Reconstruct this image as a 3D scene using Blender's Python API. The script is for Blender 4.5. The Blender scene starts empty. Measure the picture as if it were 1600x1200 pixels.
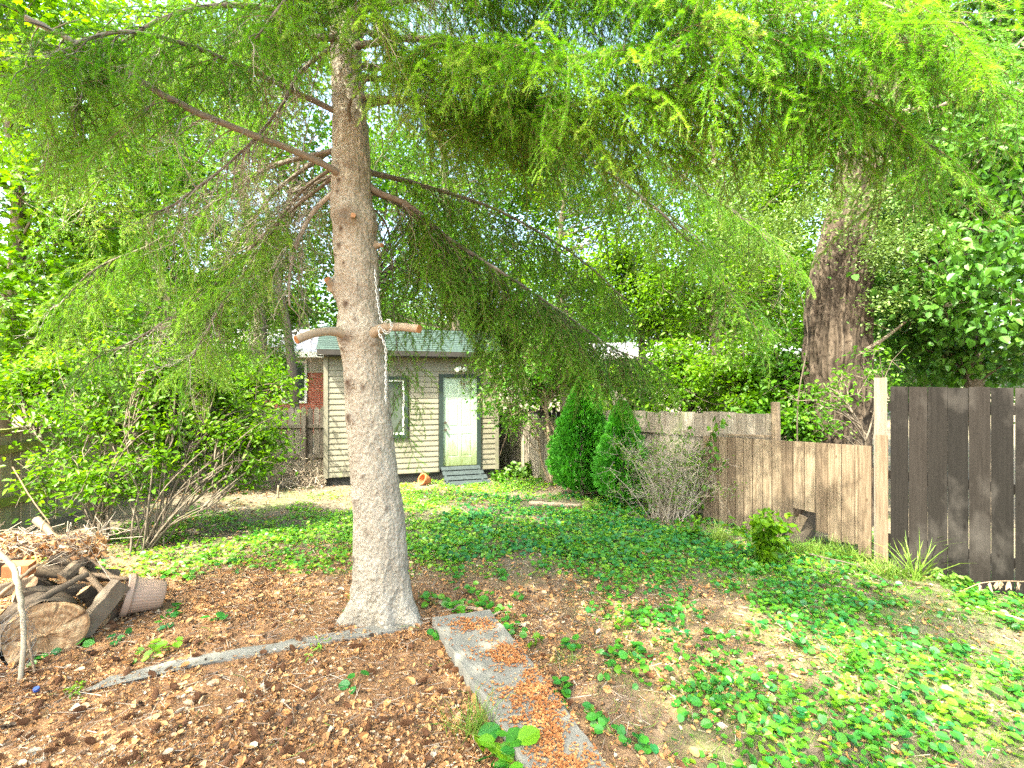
import bpy, math, random
import numpy as np
C = bpy.context.scene
COL = C.collection
rng = np.random.default_rng(7)
random.seed(7)
PI = math.pi

# ------------------------------------------------------------------ camera, world, sun
F = 755.0; CZ = 2.0
cam_d = bpy.data.cameras.new('camera'); cam = bpy.data.objects.new('camera', cam_d); COL.objects.link(cam)
cam.location = (0, 0, CZ); cam.rotation_euler = (math.radians(90), 0, 0)
cam_d.sensor_width = 36; cam_d.lens = F / 1600 * 36; cam_d.clip_start = 0.05; cam_d.clip_end = 600
C.camera = cam
SUN_EL = 56.0; SUN_AZ = 222.0         # azimuth the light comes FROM, measured clockwise from +Y
w = bpy.data.worlds.new('World'); C.world = w; w.use_nodes = True
nt = w.node_tree; bg = nt.nodes['Background']
sky = nt.nodes.new('ShaderNodeTexSky'); sky.sky_type = 'NISHITA'; sky.sun_disc = False
sky.sun_elevation = math.radians(SUN_EL); sky.sun_rotation = math.radians(SUN_AZ)
sky.air_density = 1.0; sky.dust_density = 5.0; sky.ozone_density = 1.0
nt.links.new(sky.outputs[0], bg.inputs[0]); bg.inputs[1].default_value = 0.15
sd = bpy.data.lights.new('sun', 'SUN'); so = bpy.data.objects.new('sun', sd); COL.objects.link(so)
sd.energy = 2.5; sd.angle = math.radians(0.55); sd.color = (1.0, 0.94, 0.84)
so.rotation_euler = (math.radians(90 - SUN_EL), 0, math.radians(180 - SUN_AZ + 0))
so.location = (-6, -6, 14)
C.view_settings.view_transform = 'Standard'; C.view_settings.look = 'None'
C.view_settings.exposure = 3.3; C.view_settings.gamma = 1
C.view_settings.use_white_balance = True; C.view_settings.white_balance_temperature = 6900; C.view_settings.white_balance_tint = 0
C.render.engine = 'CYCLES'
C.cycles.use_denoising = False
C.cycles.use_adaptive_sampling = False
C.cycles.max_bounces = 8; C.cycles.diffuse_bounces = 5; C.cycles.transmission_bounces = 6
C.cycles.glossy_bounces = 2; C.cycles.transparent_max_bounces = 4
C.cycles.sample_clamp_indirect = 6

# ------------------------------------------------------------------ maths helpers
def gz(x, y):
    x = np.asarray(x, float); y = np.asarray(y, float)
    return -0.12 * np.clip((y - 6.0) / 5.0, 0, 1)
def P(px, py, d):
    return np.array([(px - 800) / F * d, d, CZ + (600 - py) / F * d])
def G(px, py):
    d = 5.0
    for _ in range(20):
        z = float(gz((px - 800) / F * d, d)); d = (CZ - z) * F / (py - 600)
    return np.array([(px - 800) / F * d, d, float(gz((px - 800) / F * d, d))])
def unit(a):
    a = np.asarray(a, float); return a / np.maximum(np.linalg.norm(a, axis=-1, keepdims=True), 1e-9)
def frames(d, up=None):
    d = unit(np.atleast_2d(d)); m = len(d)
    if up is None: up = np.tile([0, 0, 1.0], (m, 1))
    up = np.broadcast_to(up, d.shape)
    y = np.cross(up, d); bad = np.linalg.norm(y, axis=1) < 1e-3
    y[bad] = np.cross([1.0, 0.1, 0], d[bad]); y = unit(y); z = np.cross(d, y)
    return np.stack([d, y, z], axis=2)
def _hash(i, j, k, s):
    n = (i * 374761393 + j * 668265263 + k * 2147483647 + s * 1274126177) & 0xffffffff
    n = ((n ^ (n >> 13)) * 1274126177) & 0xffffffff
    return ((n ^ (n >> 16)) & 0xffff) / 65535.0
def vnoise(p, scale=1.0, seed=0):
    p = np.asarray(p, float) * scale
    i = np.floor(p).astype(np.int64); f = p - i; f = f * f * (3 - 2 * f); r = 0
    for dx in (0, 1):
        for dy in (0, 1):
            for dz in (0, 1):
                wgt = (f[:, 0] if dx else 1 - f[:, 0]) * (f[:, 1] if dy else 1 - f[:, 1]) * (f[:, 2] if dz else 1 - f[:, 2])
                r = r + wgt * _hash(i[:, 0] + dx, i[:, 1] + dy, i[:, 2] + dz, seed)
    return r
def fbm(p, scale=1.0, seed=0, oct=3):
    s = 0; a = 1; t = 0
    for o in range(oct):
        s = s + a * vnoise(p, scale * 2 ** o, seed + o); t += a; a *= .5
    return s / t
def n2(x, y, scale, seed=0, oct=3):
    x = np.atleast_1d(x); y = np.atleast_1d(y)
    return fbm(np.stack([x, y, np.full(len(x), .37)], 1), scale, seed, oct)
def sig(t): return 1 / (1 + np.exp(-np.clip(t, -30, 30)))

class Acc:
    def __init__(s): s.V = []; s.A = []; s.F = []; s.n = 0
    def add(s, v, faces, a=0.5):
        v = np.asarray(v, float); s.V.append(v); s.A.append(np.broadcast_to(np.asarray(a, float), (len(v),)).copy())
        if not isinstance(faces, list) or (len(faces) and not isinstance(faces[0], np.ndarray)): faces = [np.asarray(faces)]
        for f in faces: s.F.append(np.asarray(f, np.int64) + s.n)
        s.n += len(v)
    def stamp(s, T, R, pos, a=None, ta=None):
        v, faces = T[0], T[1]; m = len(pos); n = len(v)
        if m == 0: return
        V = np.einsum('mij,nj->mni', R, v) + pos[:, None, :]
        a = np.full(m, .5) if a is None else np.asarray(a)
        A = np.repeat(a[:, None], n, 1)
        if ta is not None: A = A + ta[None, :]
        off = (np.arange(m) * n)[:, None, None]
        s.add(V.reshape(-1, 3), [(f[None] + off).reshape(-1, f.shape[1]) for f in faces], A.reshape(-1))

def setp(o, label=None, cat=None, group=None, kind=None):
    if label: o['label'] = label
    if cat: o['category'] = cat
    if group: o['group'] = group
    if kind: o['kind'] = kind
    return o
def build(name, acc, mat, parent=None, origin=None, smooth=False):
    if acc.n == 0: return None
    me = bpy.data.meshes.new(name); V = np.concatenate(acc.V)
    if origin is not None: V = V - np.asarray(origin, float)
    me.vertices.add(len(V)); me.vertices.foreach_set('co', V.astype(np.float32).ravel())
    idx = np.concatenate([f.ravel() for f in acc.F]); tot = np.concatenate([np.full(len(f), f.shape[1]) for f in acc.F])
    me.loops.add(len(idx)); me.loops.foreach_set('vertex_index', idx.astype(np.int32))
    st = np.concatenate([[0], np.cumsum(tot)[:-1]])
    me.polygons.add(len(tot)); me.polygons.foreach_set('loop_start', st.astype(np.int32))
    me.polygons.foreach_set('use_smooth', np.full(len(tot), smooth, bool))
    at = me.attributes.new('v', 'FLOAT', 'POINT'); at.data.foreach_set('value', np.concatenate(acc.A).astype(np.float32))
    me.update(calc_edges=True); me.materials.append(mat)
    o = bpy.data.objects.new(name, me); COL.objects.link(o)
    if parent is not None: o.parent = parent
    elif origin is not None: o.location = origin
    return o
def thing(name, loc, label, cat, group=None, rz=0):
    o = bpy.data.objects.new(name, None); o.empty_display_size = .1; COL.objects.link(o)
    o.location = loc; o.rotation_euler = (0, 0, rz); setp(o, label, cat, group); return o

# shapes ------------------------------------------------------------
BOXF = np.array([[0, 3, 2, 1], [4, 5, 6, 7], [0, 1, 5, 4], [1, 2, 6, 5], [2, 3, 7, 6], [3, 0, 4, 7]])
def box(acc, x0, x1, y0, y1, z0, z1, a=.5):
    acc.add([[x0, y0, z0], [x1, y0, z0], [x1, y1, z0], [x0, y1, z0], [x0, y0, z1], [x1, y0, z1], [x1, y1, z1], [x0, y1, z1]], BOXF, a)
def obox(acc, c, R, sx, sy, sz, a=.5):
    v = np.array([[x, y, z] for z in (-.5, .5) for (x, y) in ((-.5, -.5), (.5, -.5), (.5, .5), (-.5, .5))]) * [sx, sy, sz]
    acc.add(v @ np.asarray(R).T + c, BOXF, a)
def catmull(pts, n=6):
    p = np.asarray(pts, float); p = np.vstack([2 * p[0] - p[1], p, 2 * p[-1] - p[-2]]); out = []
    for i in range(1, len(p) - 2):
        for t in np.arange(n) / n:
            out.append(.5 * ((2 * p[i]) + (-p[i - 1] + p[i + 1]) * t + (2 * p[i - 1] - 5 * p[i] + 4 * p[i + 1] - p[i + 2]) * t * t + (-p[i - 1] + 3 * p[i] - 3 * p[i + 1] + p[i + 2]) * t ** 3))
    out.append(p[-2]); return np.array(out)
def tube(acc, pts, rad, k=6, a=.5, cap=True, wob=0.0):
    p = np.asarray(pts, float); n = len(p); r = np.broadcast_to(np.asarray(rad, float), (n,)) if np.ndim(rad) else np.full(n, rad)
    t = unit(np.gradient(p, axis=0)); ref = np.array([.31, .17, .93]) if abs(t[0][2]) < .8 else np.array([.95, .2, .1])
    u = unit(np.cross(t, ref)); vv = np.cross(t, u); th = np.arange(k) * 2 * PI / k
    rr = r[:, None] * (1 + (wob * (rng.random((n, k)) - .5) if wob else 0))
    V = p[:, None] + rr[..., None] * (np.cos(th)[None, :, None] * u[:, None] + np.sin(th)[None, :, None] * vv[:, None])
    i = np.arange(n - 1)[:, None] * k; j = np.arange(k)[None]; j2 = (j + 1) % k
    f = np.stack([i + j, i + j2, i + k + j2, i + k + j], -1).reshape(-1, 4); fs = [f]
    if cap: fs += [np.array([list(range(k))[::-1]]), np.array([[(n - 1) * k + q for q in range(k)]])]
    acc.add(V.reshape(-1, 3), fs, a if np.ndim(a) == 0 else np.repeat(a, k))
def sticks(acc, A, B, r0, r1, a=.5, k=3):
    A = np.atleast_2d(A); B = np.atleast_2d(B); m = len(A)
    if m == 0: return
    R = frames(B - A); th = np.arange(k) * 2 * PI / k
    c = np.cos(th)[None, :, None] * R[:, None, :, 1] + np.sin(th)[None, :, None] * R[:, None, :, 2]
    r0 = np.broadcast_to(r0, (m,))[:, None, None]; r1 = np.broadcast_to(r1, (m,))[:, None, None]
    V = np.concatenate([A[:, None] + c * r0, B[:, None] + c * r1], 1)
    f = np.array([[j, (j + 1) % k, k + (j + 1) % k, k + j] for j in range(k)])
    F_ = (f[None] + (np.arange(m) * 2 * k)[:, None, None]).reshape(-1, 4)
    aa = np.repeat(np.broadcast_to(a, (m,)), 2 * k); acc.add(V.reshape(-1, 3), F_, aa)
def lathe(acc, prof, c, R=np.eye(3), k=24, a=.5, ripple=0, nr=0):
    prof = np.asarray(prof, float); n = len(prof); th = np.arange(k) * 2 * PI / k
    rr = prof[:, 0][:, None] * (1 + ripple * np.cos(nr * th)[None])
    V = np.stack([rr * np.cos(th), rr * np.sin(th), np.repeat(prof[:, 1][:, None], k, 1)], -1).reshape(-1, 3) @ np.asarray(R).T + c
    i = np.arange(n - 1)[:, None] * k; j = np.arange(k)[None]; j2 = (j + 1) % k
    f = np.stack([i + j, i + j2, i + k + j2, i + k + j], -1).reshape(-1, 4)
    acc.add(V, f, a)
def rotm(ax, ay, az):
    from mathutils import Euler
    return np.array(Euler((ax, ay, az)).to_matrix())

# ------------------------------------------------------------------ materials
def nodes(name):
    m = bpy.data.materials.new(name); m.use_nodes = True; t = m.node_tree
    return m, t, t.nodes, t.links, t.nodes['Principled BSDF']
def ramp(N, stops, interp='LINEAR'):
    r = N.new('ShaderNodeValToRGB'); e = r.color_ramp.elements; r.color_ramp.interpolation = interp
    while len(e) < len(stops): e.new(.5)
    for q, (p, c) in enumerate(stops): e[q].position = p; e[q].color = (*c, 1)
    return r
def attr(N):
    a = N.new('ShaderNodeAttribute'); a.attribute_name = 'v'; return a
def coords(N, L, scale, kind='Object', rot=(0, 0, 0)):
    tc = N.new('ShaderNodeTexCoord'); mp = N.new('ShaderNodeMapping'); L.new(tc.outputs[kind], mp.inputs[0])
    mp.inputs['Scale'].default_value = scale; mp.inputs['Rotation'].default_value = rot; return mp
def noise(N, L, vec, scale, detail=5, rough=.6):
    n = N.new('ShaderNodeTexNoise'); n.inputs['Scale'].default_value = scale; n.inputs['Detail'].default_value = detail
    n.inputs['Roughness'].default_value = rough
    if vec is not None: L.new(vec.outputs[0], n.inputs['Vector'])
    return n
def bump(N, L, src, b, strength=.4, dist=.01):
    bp = N.new('ShaderNodeBump'); bp.inputs['Strength'].default_value = strength; bp.inputs['Distance'].default_value = dist
    L.new(src, bp.inputs['Height']); L.new(bp.outputs[0], b.inputs['Normal']); return bp
def mixc(N, L, fac, a, b, mode='MIX'):
    m = N.new('ShaderNodeMix'); m.data_type = 'RGBA'; m.blend_type = mode
    for s, v in ((m.inputs[0], fac), (m.inputs[6], a), (m.inputs[7], b)):
        if isinstance(v, (int, float)): s.default_value = v
        elif isinstance(v, tuple): s.default_value = (*v, 1)
        else: L.new(v, s)
    return m.outputs[2]
def leaf_mat(name, cols, trans=.4, rough=.45, tboost=(1.3, 1.25, .6), spec=.35):
    m, t, N, L, b = nodes(name); a = attr(N)
    n = len(cols); r = ramp(N, [(q / (n - 1) if n > 1 else 0, c) for q, c in enumerate(cols)]); L.new(a.outputs['Fac'], r.inputs[0])
    L.new(r.outputs[0], b.inputs['Base Color']); b.inputs['Roughness'].default_value = rough
    b.inputs['Specular IOR Level'].default_value = spec
    tr = N.new('ShaderNodeBsdfTranslucent'); tc = mixc(N, L, 1.0, r.outputs[0], tboost, 'MULTIPLY'); L.new(tc, tr.inputs[0])
    mx = N.new('ShaderNodeMixShader'); mx.inputs[0].default_value = trans
    L.new(b.outputs[0], mx.inputs[1]); L.new(tr.outputs[0], mx.inputs[2]); L.new(mx.outputs[0], N['Material Output'].inputs[0]); return m
def var_mat(name, cols, rough=.8, nscale=12, namt=.5, bstr=.3, bdist=.004, stretch=(1, 1, 1), spec=.2):
    """colour by per-piece value v plus a noise that darkens/lightens, with bump"""
    m, t, N, L, b = nodes(name); a = attr(N); mp = coords(N, L, stretch)
    r = ramp(N, [(q / max(1, len(cols) - 1), c) for q, c in enumerate(cols)])
    nz = noise(N, L, mp, nscale, 6, .65)
    ad = N.new('ShaderNodeMath'); ad.operation = 'MULTIPLY_ADD'; L.new(nz.outputs[0], ad.inputs[0]); ad.inputs[1].default_value = namt
    sb = N.new('ShaderNodeMath'); sb.operation = 'SUBTRACT'; L.new(a.outputs['Fac'], sb.inputs[0]); sb.inputs[1].default_value = namt * .5
    L.new(sb.outputs[0], ad.inputs[2]); L.new(ad.outputs[0], r.inputs[0]); L.new(r.outputs[0], b.inputs['Base Color'])
    b.inputs['Roughness'].default_value = rough; b.inputs['Specular IOR Level'].default_value = spec
    bump(N, L, nz.outputs[0], b, bstr, bdist); return m
def board_mat(name, cols, dark, moss=None, scale=1.0):
    m, t, N, L, b = nodes(name); a = attr(N); mp = coords(N, L, (28 * scale, 28 * scale, 1.3 * scale))
    r = ramp(N, [(q / (len(cols) - 1), c) for q, c in enumerate(cols)]); L.new(a.outputs['Fac'], r.inputs[0])
    n1 = noise(N, L, mp, 1.6, 8, .7); r1 = ramp(N, [(.34, dark), (.6, (1, 1, 1))]); L.new(n1.outputs[0], r1.inputs[0])
    c = mixc(N, L, .75, r.outputs[0], r1.outputs[0], 'MULTIPLY')
    mp2 = coords(N, L, (1, 1, .5)); n2_ = noise(N, L, mp2, 2.3, 5, .6)
    if moss:
        r2 = ramp(N, [(.52, (0, 0, 0)), (.68, (1, 1, 1))]); L.new(n2_.outputs[0], r2.inputs[0])
        mm = N.new('ShaderNodeMath'); mm.operation = 'MULTIPLY'; L.new(r2.outputs[0], mm.inputs[0]); mm.inputs[1].default_value = .7
        c = mixc(N, L, mm.outputs[0], c, moss)
    vz = N.new('ShaderNodeTexVoronoi'); mp3 = coords(N, L, (9, 9, 3.2)); L.new(mp3.outputs[0], vz.inputs[0]); vz.inputs['Scale'].default_value = 1
    r3 = ramp(N, [(.03, (.25, .16, .1)), (.1, (1, 1, 1))]); L.new(vz.outputs[0], r3.inputs[0])
    c = mixc(N, L, .8, c, r3.outputs[0], 'MULTIPLY')
    L.new(c, b.inputs['Base Color']); b.inputs['Roughness'].default_value = .85; b.inputs['Specular IOR Level'].default_value = .2
    bump(N, L, n1.outputs[0], b, .9, .006); return m
def flat_mat(name, col, rough=.6, nscale=20, amt=.25, metal=0, spec=.4, bstr=.15):
    m, t, N, L, b = nodes(name); mp = coords(N, L, (1, 1, 1)); nz = noise(N, L, mp, nscale, 6, .6)
    c2 = tuple(x * (1 - amt) for x in col); c3 = tuple(min(1, x * (1 + amt * .5)) for x in col)
    r = ramp(N, [(.3, c2), (.7, c3)]); L.new(nz.outputs[0], r.inputs[0]); L.new(r.outputs[0], b.inputs['Base Color'])
    b.inputs['Roughness'].default_value = rough; b.inputs['Metallic'].default_value = metal; b.inputs['Specular IOR Level'].default_value = spec
    bump(N, L, nz.outputs[0], b, bstr, .003); return m

M = {}
M['needle'] = leaf_mat('spruce_needles', [(.035, .11, .012), (.075, .22, .018), (.17, .36, .03), (.38, .52, .13)], .42, .5, (1.3, 1.3, .5))
M['lime'] = leaf_mat('lime_leaves', [(.045, .125, .005), (.095, .22, .006), (.18, .32, .012)], .5)
M['bright'] = leaf_mat('bright_leaves', [(.03, .105, .006), (.065, .18, .008), (.13, .28, .014)], .45)
M['mid'] = leaf_mat('mid_green_leaves', [(.045, .11, .015), (.08, .18, .02), (.14, .26, .04)], .4)
M['deep'] = leaf_mat('deep_green_leaves', [(.03, .09, .012), (.055, .155, .016), (.11, .24, .028)], .36, .45, (1.3, 1.3, .5), .35)
M['pale'] = leaf_mat('pale_small_leaves', [(.08, .14, .04), (.12, .20, .05), (.20, .29, .08)], .35)
M['cedar'] = leaf_mat('cedar_sprays', [(.025, .14, .012), (.06, .27, .018), (.13, .42, .03)], .35, .55)
M['violet'] = leaf_mat('ground_cover_leaves', [(.022, .15, .04), (.045, .21, .022), (.11, .29, .014), (.22, .38, .02)], .38, .38, (1.2, 1.2, .5), .5)
M['grass'] = leaf_mat('grass_blades', [(.10, .17, .03), (.14, .26, .03), (.25, .34, .07)], .4)
M['twig'] = var_mat('twig_bark', [(.10, .065, .04), (.22, .15, .10), (.34, .27, .19)], .85, 60, .4)
M['limb'] = var_mat('spruce_limb_bark', [(.07, .055, .043), (.14, .113, .09), (.23, .192, .155), (.38, .335, .28)], .85, 22, .7, .6, .006)
M['greybark'] = var_mat('grey_tree_bark', [(.07, .055, .04), (.15, .12, .09), (.27, .23, .17)], .9, 9, .8, .8, .02, (1, 1, .25))
M['litter'] = var_mat('dead_leaves', [(.05, .033, .022), (.20, .11, .058), (.41, .195, .072), (.48, .285, .125), (.45, .37, .27)], .75, 30, .2, .3)
M['cone'] = var_mat('spruce_cone', [(.03, .016, .01), (.12, .055, .026), (.26, .13, .06)], .7, 50, .5)
M['log'] = var_mat('log_bark', [(.035, .026, .018), (.10, .075, .052), (.22, .17, .12)], .9, 14, .6, .9, .014)
M['cutwood'] = var_mat('cut_wood', [(.30, .15, .07), (.50, .32, .17), (.66, .50, .31)], .7, 18, .5, .3)
M['concrete'] = var_mat('old_concrete', [(.09, .085, .07), (.18, .17, .145), (.27, .26, .23)], .9, 9, .9, .6, .006)
M['debris'] = var_mat('orange_bud_scale_debris', [(.20, .07, .025), (.36, .14, .045), (.45, .24, .10)], .8, 30, .3)
M['tanboard'] = board_mat('weathered_tan_boards', [(.15, .11, .075), (.21, .16, .11), (.27, .21, .145)], (.30, .24, .19))
M['greyboard'] = board_mat('grey_fence_boards', [(.15, .13, .105), (.225, .195, .155), (.31, .275, .225)], (.45, .4, .35), (.16, .2, .07))
M['mossboard'] = board_mat('mossy_left_fence_boards', [(.25, .215, .14), (.33, .29, .195), (.41, .365, .25)], (.6, .55, .45), (.27, .29, .13))
M['darkboard'] = board_mat('dark_stained_boards', [(.006, .005, .0043), (.0125, .010, .0085), (.022, .0175, .015)], (.45, .4, .36), (.05, .044, .04))

# ------------------------------------------------------------------ templates
def leaf_T(w=.5, fold=.12, tipz=-.12):     # unit length along x
    v = np.array([[0, 0, 0], [1, 0, tipz], [.28, w * .45, fold], [.66, w * .40, fold * .6 + tipz * .4], [.28, -w * .45, fold], [.66, -w * .40, fold * .6 + tipz * .4]])
    return v, [np.array([[0, 2, 3, 1], [0, 1, 5, 4]])]
def disc_T(k=9, notch=True, cup=.12):      # violet / heart leaf, unit diameter, stalk joins at origin edge
    th = np.linspace(.35, 2 * PI - .35, k); r = .5 * (1 + .06 * np.cos(3 * th))
    x = -.5 * .72 + .1 - r * np.cos(th); v = [[0, 0, 0]]
    for t_, rr in zip(th, r):
        xx = .38 - rr * math.cos(t_) * 1.08 + .17 * max(0, -math.cos(t_)) ** 6; yy = rr * math.sin(t_)
        v.append([xx, yy, cup * (rr * abs(math.sin(t_))) * 1.2 - .1 * max(0, xx) ** 2])
    v = np.array(v); f = np.array([[0, q, q + 1] for q in range(1, k)]); return v, [f]
LEAF = leaf_T(.55); LEAFW = leaf_T(.8, .1, -.2); DISC = disc_T(); LEAFN = leaf_T(.34, .08, -.25)
LOBED = (np.array([[0, 0, 0], [.32, .40, .05], [.42, .18, .03], [.62, .42, .0], [.66, .15, -.02], [1, 0, -.12], [.66, -.15, -.02], [.62, -.42, 0], [.42, -.18, .03], [.32, -.40, .05]]),
         [np.array([[0, 1, 2], [0, 2, 4], [2, 3, 4], [0, 4, 5], [0, 5, 6], [0, 6, 8], [6, 7, 8], [0, 8, 9]])])

def scatter_leaves(acc, T, pos, size, vv, pitch=(-.7, .15), roll=.55, sizevar=.35):
    m = len(pos); az = rng.uniform(0, 2 * PI, m); pt = rng.uniform(*pitch, m)
    d = np.stack([np.cos(az) * np.cos(pt), np.sin(az) * np.cos(pt), np.sin(pt)], 1)
    up = unit(np.stack([rng.normal(0, roll, m), rng.normal(0, roll, m), np.ones(m)], 1))
    R = frames(d, up) * (size * rng.uniform(1 - sizevar, 1 + sizevar, m))[:, None, None]
    acc.stamp(T, R, pos, vv)

def needles_on(P0, T0, per_m, seglen, nl, wd, r_):
    """P0 (s,3) sample starts, T0 tangents, seglen total; returns tri verts"""
    cnt = np.maximum(1, (seglen * per_m).astype(int)); idx = np.repeat(np.arange(len(P0)), cnt); m = len(idx)
    u = r_.random(m); p = P0[idx] + T0[idx] * (u * seglen[idx])[:, None]; t = T0[idx]
    R = frames(t); ang = r_.uniform(-.35, PI + .35, m)        # mostly sideways and above
    n = R[:, :, 1] * np.cos(ang)[:, None] + R[:, :, 2] * (np.sin(ang) * .75)[:, None]
    d = unit(t * .6 + unit(n) * .8); L_ = nl * r_.uniform(.75, 1.15, m)
    s = unit(np.cross(d, t)) * wd * .5
    return np.stack([p - s, p + s, p + d * L_[:, None]], 1).reshape(-1, 3)
def branchlet(L, r_, fine=True):
    nseg = 5; t = np.linspace(0, 1, nseg + 1)
    main = np.stack([L * t, L * .06 * np.sin(t * 5 + r_.random() * 6) * t, -L * .22 * t ** 2], 1)
    A = [main[:-1]]; B = [main[1:]]; r0 = [np.linspace(.0028, .0012, nseg)]
    x = .12 * L; side = 1
    while x < L * .96:
        i = min(int(x / L * nseg), nseg - 1); f = x / L * nseg - i; p = main[i] * (1 - f) + main[i + 1] * f; tg = unit(main[i + 1] - main[i])
        ll = (.38 * (L - x) + .05) * r_.uniform(.6, 1.1); d = unit(tg * .75 + np.array([0, side, 0]) * .75 + np.array([0, 0, -.25 - .3 * r_.random()]))
        e = p + d * ll; q = p + d * ll * .5 + np.array([0, 0, .01]); e = e + np.array([0, 0, -.15 * ll])
        A += [p[None], q[None]]; B += [q[None], e[None]]; r0 += [np.array([.0016]), np.array([.0011])]
        side = -side; x += .046 * r_.uniform(.8, 1.3) * (1 if fine else 1.5)
    A = np.concatenate(A); B = np.concatenate(B); r0 = np.concatenate(r0); ln = np.linalg.norm(B - A, axis=1)
    if fine: nv = needles_on(A, unit(B - A), 560, ln, .022, .0032, r_)
    else: nv = needles_on(A, unit(B - A), 130, ln, .030, .0075, r_)
    nf = np.arange(len(nv)).reshape(-1, 3)
    dist = np.linalg.norm(nv, axis=1) / L
    st = Acc(); sticks(st, A, B, r0, r0 * .8); sv = np.concatenate(st.V); sf = np.concatenate(st.F)
    return (nv, [nf], np.clip(dist - .6, 0, .5) * .5), (sv, [sf])
def dead_branchlet(L, r_):
    st = Acc(); t = np.linspace(0, 1, 6); main = np.stack([L * t, .05 * L * np.sin(t * 6), -L * .35 * t ** 2], 1)
    A = [main[:-1]]; B = [main[1:]]; R0 = [np.linspace(.003, .0015, 5)]
    for x in np.arange(.1, .95, .11):
        i = int(x * 5); p = main[i] + (main[i + 1] - main[i]) * (x * 5 - i); s = 1 if r_.random() < .5 else -1
        d = unit([r_.uniform(.2, .8), s * r_.uniform(.3, .8), -r_.uniform(.1, .9)]); ll = L * .35 * r_.uniform(.4, 1.1) * (1.1 - x * .6)
        q = p + d * ll * .55; e = q + unit(d + [0, 0, -.6]) * ll * .45
        A += [p[None], q[None]]; B += [q[None], e[None]]; R0 += [np.array([.0017]), np.array([.0012])]
    A = np.concatenate(A); B = np.concatenate(B); R0 = np.concatenate(R0); sticks(st, A, B, R0, R0 * .75)
    return np.concatenate(st.V), [np.concatenate(st.F)]
tr = np.random.default_rng(3)
BR = {(s, f): [branchlet(L, tr, f) for _ in range(4)] for s, L in enumerate((.26, .40, .58)) for f in (True, False)}
DB = [dead_branchlet(L, tr) for L in (.25, .35, .45, .6)]
#@@SETTING
# ================================================================== GROUND
def litter_amt(x, y):
    a = sig((0.3 - x + .25 * (4.2 - y)) / .3) * sig((5.3 - y + .25 * np.sin(x * 2.1)) / .35)
    b = .6 * sig((2.3 - x) / .4) * sig((y - 3.0) / .3) * sig((5.2 - y) / .3) * sig((x + .3) / .2)   # patchy orange-brown litter band right of the trunk
    c = .5 * np.exp(-((x - .9) ** 2 / .5 + (y - 3.4) ** 2 / .5))
    return np.clip(np.maximum(a, np.maximum(b * n2(x, y, 1.6, 5) * 1.5, c)), 0, 1)
def green_amt(x, y):
    n = n2(x, y, 1.1, 11, 3)
    right = sig((x - .75 - .08 * (4 - y)) / .3) * sig((5.9 - y) / .4) * .75
    midb = sig((y - 5.2) / .3) * sig((10.6 - y) / .4) * .85 * sig((x + 5.2) / .5)
    d = np.maximum(right, midb * .85)
    bare = np.exp(-((x - 3.6) ** 2 / .6 + (y - 3.9) ** 2 / .12)) + np.exp(-((x + 4.2) ** 2 / 1.2 + (y - 8.6) ** 2 / 1.5)) + .8 * np.exp(-((x - 2.8) ** 2 / .7 + (y - 2.35) ** 2 / .08)) + np.exp(-((x - 1.2) ** 2 / .8 + (y - 9.3) ** 2 / .3))
    return np.clip(d * sig((n - .485) / .055) * 1.25 - bare, 0, 1)
gx = np.concatenate([-np.geomspace(300, 9, 22), np.arange(-8.5, 7.5, .07), np.geomspace(8, 300, 22)])
gy = np.concatenate([-np.geomspace(200, 1, 14), np.arange(-.5, 13, .07), np.geomspace(13.5, 400, 26)])
X, Y = np.meshgrid(gx, gy); xf = X.ravel(); yf = Y.ravel()
zf = gz(xf, yf) + np.where((np.abs(xf) < 8.6) & (yf < 13) & (yf > -1), .05 * (n2(xf, yf, .9, 2) - .5) + .035 * (n2(xf, yf, 7, 3) - .5), 0)
ga = Acc(); nx = len(gx); i = (np.arange(len(gy) - 1) * nx)[:, None]; j = np.arange(nx - 1)[None]
ga.add(np.stack([xf, yf, zf], 1), np.stack([i + j, i + j + 1, i + nx + j + 1, i + nx + j], -1).reshape(-1, 4), litter_amt(xf, yf))
m, t, N, L, b = nodes('soil'); a = attr(N); mp = coords(N, L, (1, 1, 1))
n1 = noise(N, L, mp, 1.3, 8, .7); n2_ = noise(N, L, mp, 28, 8, .75); n3 = noise(N, L, mp, 120, 3, .6)
r1 = ramp(N, [(.25, (.065, .05, .036)), (.5, (.14, .115, .084)), (.75, (.23, .195, .145))]); L.new(n2_.outputs[0], r1.inputs[0])
r2 = ramp(N, [(.3, (.10, .055, .03)), (.5, (.26, .14, .07)), (.72, (.42, .26, .15))]); L.new(n3.outputs[0], r2.inputs[0])
c = mixc(N, L, a.outputs['Fac'], r1.outputs[0], r2.outputs[0])
r3 = ramp(N, [(.5, (0, 0, 0)), (.66, (1, 1, 1))]); L.new(n1.outputs[0], r3.inputs[0])
inv = N.new('ShaderNodeMath'); inv.operation = 'SUBTRACT'; inv.inputs[0].default_value = .75; L.new(a.outputs['Fac'], inv.inputs[1]); inv.use_clamp = True
mu = N.new('ShaderNodeMath'); mu.operation = 'MULTIPLY'; L.new(r3.outputs[0], mu.inputs[0]); L.new(inv.outputs[0], mu.inputs[1])
c = mixc(N, L, mu.outputs[0], c, (.10, .14, .04)); L.new(c, b.inputs['Base Color']); b.inputs['Roughness'].default_value = .95; b.inputs['Specular IOR Level'].default_value = .1
bump(N, L, n2_.outputs[0], b, .9, .02)
setp(build('ground', ga, m, smooth=True), kind='structure')
def gh(x, y):
    x = np.atleast_1d(x).astype(float); y = np.atleast_1d(y).astype(float)
    return gz(x, y) + np.where(y < 13, .05 * (n2(x, y, .9, 2) - .5) + .035 * (n2(x, y, 7, 3) - .5), 0)

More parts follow.
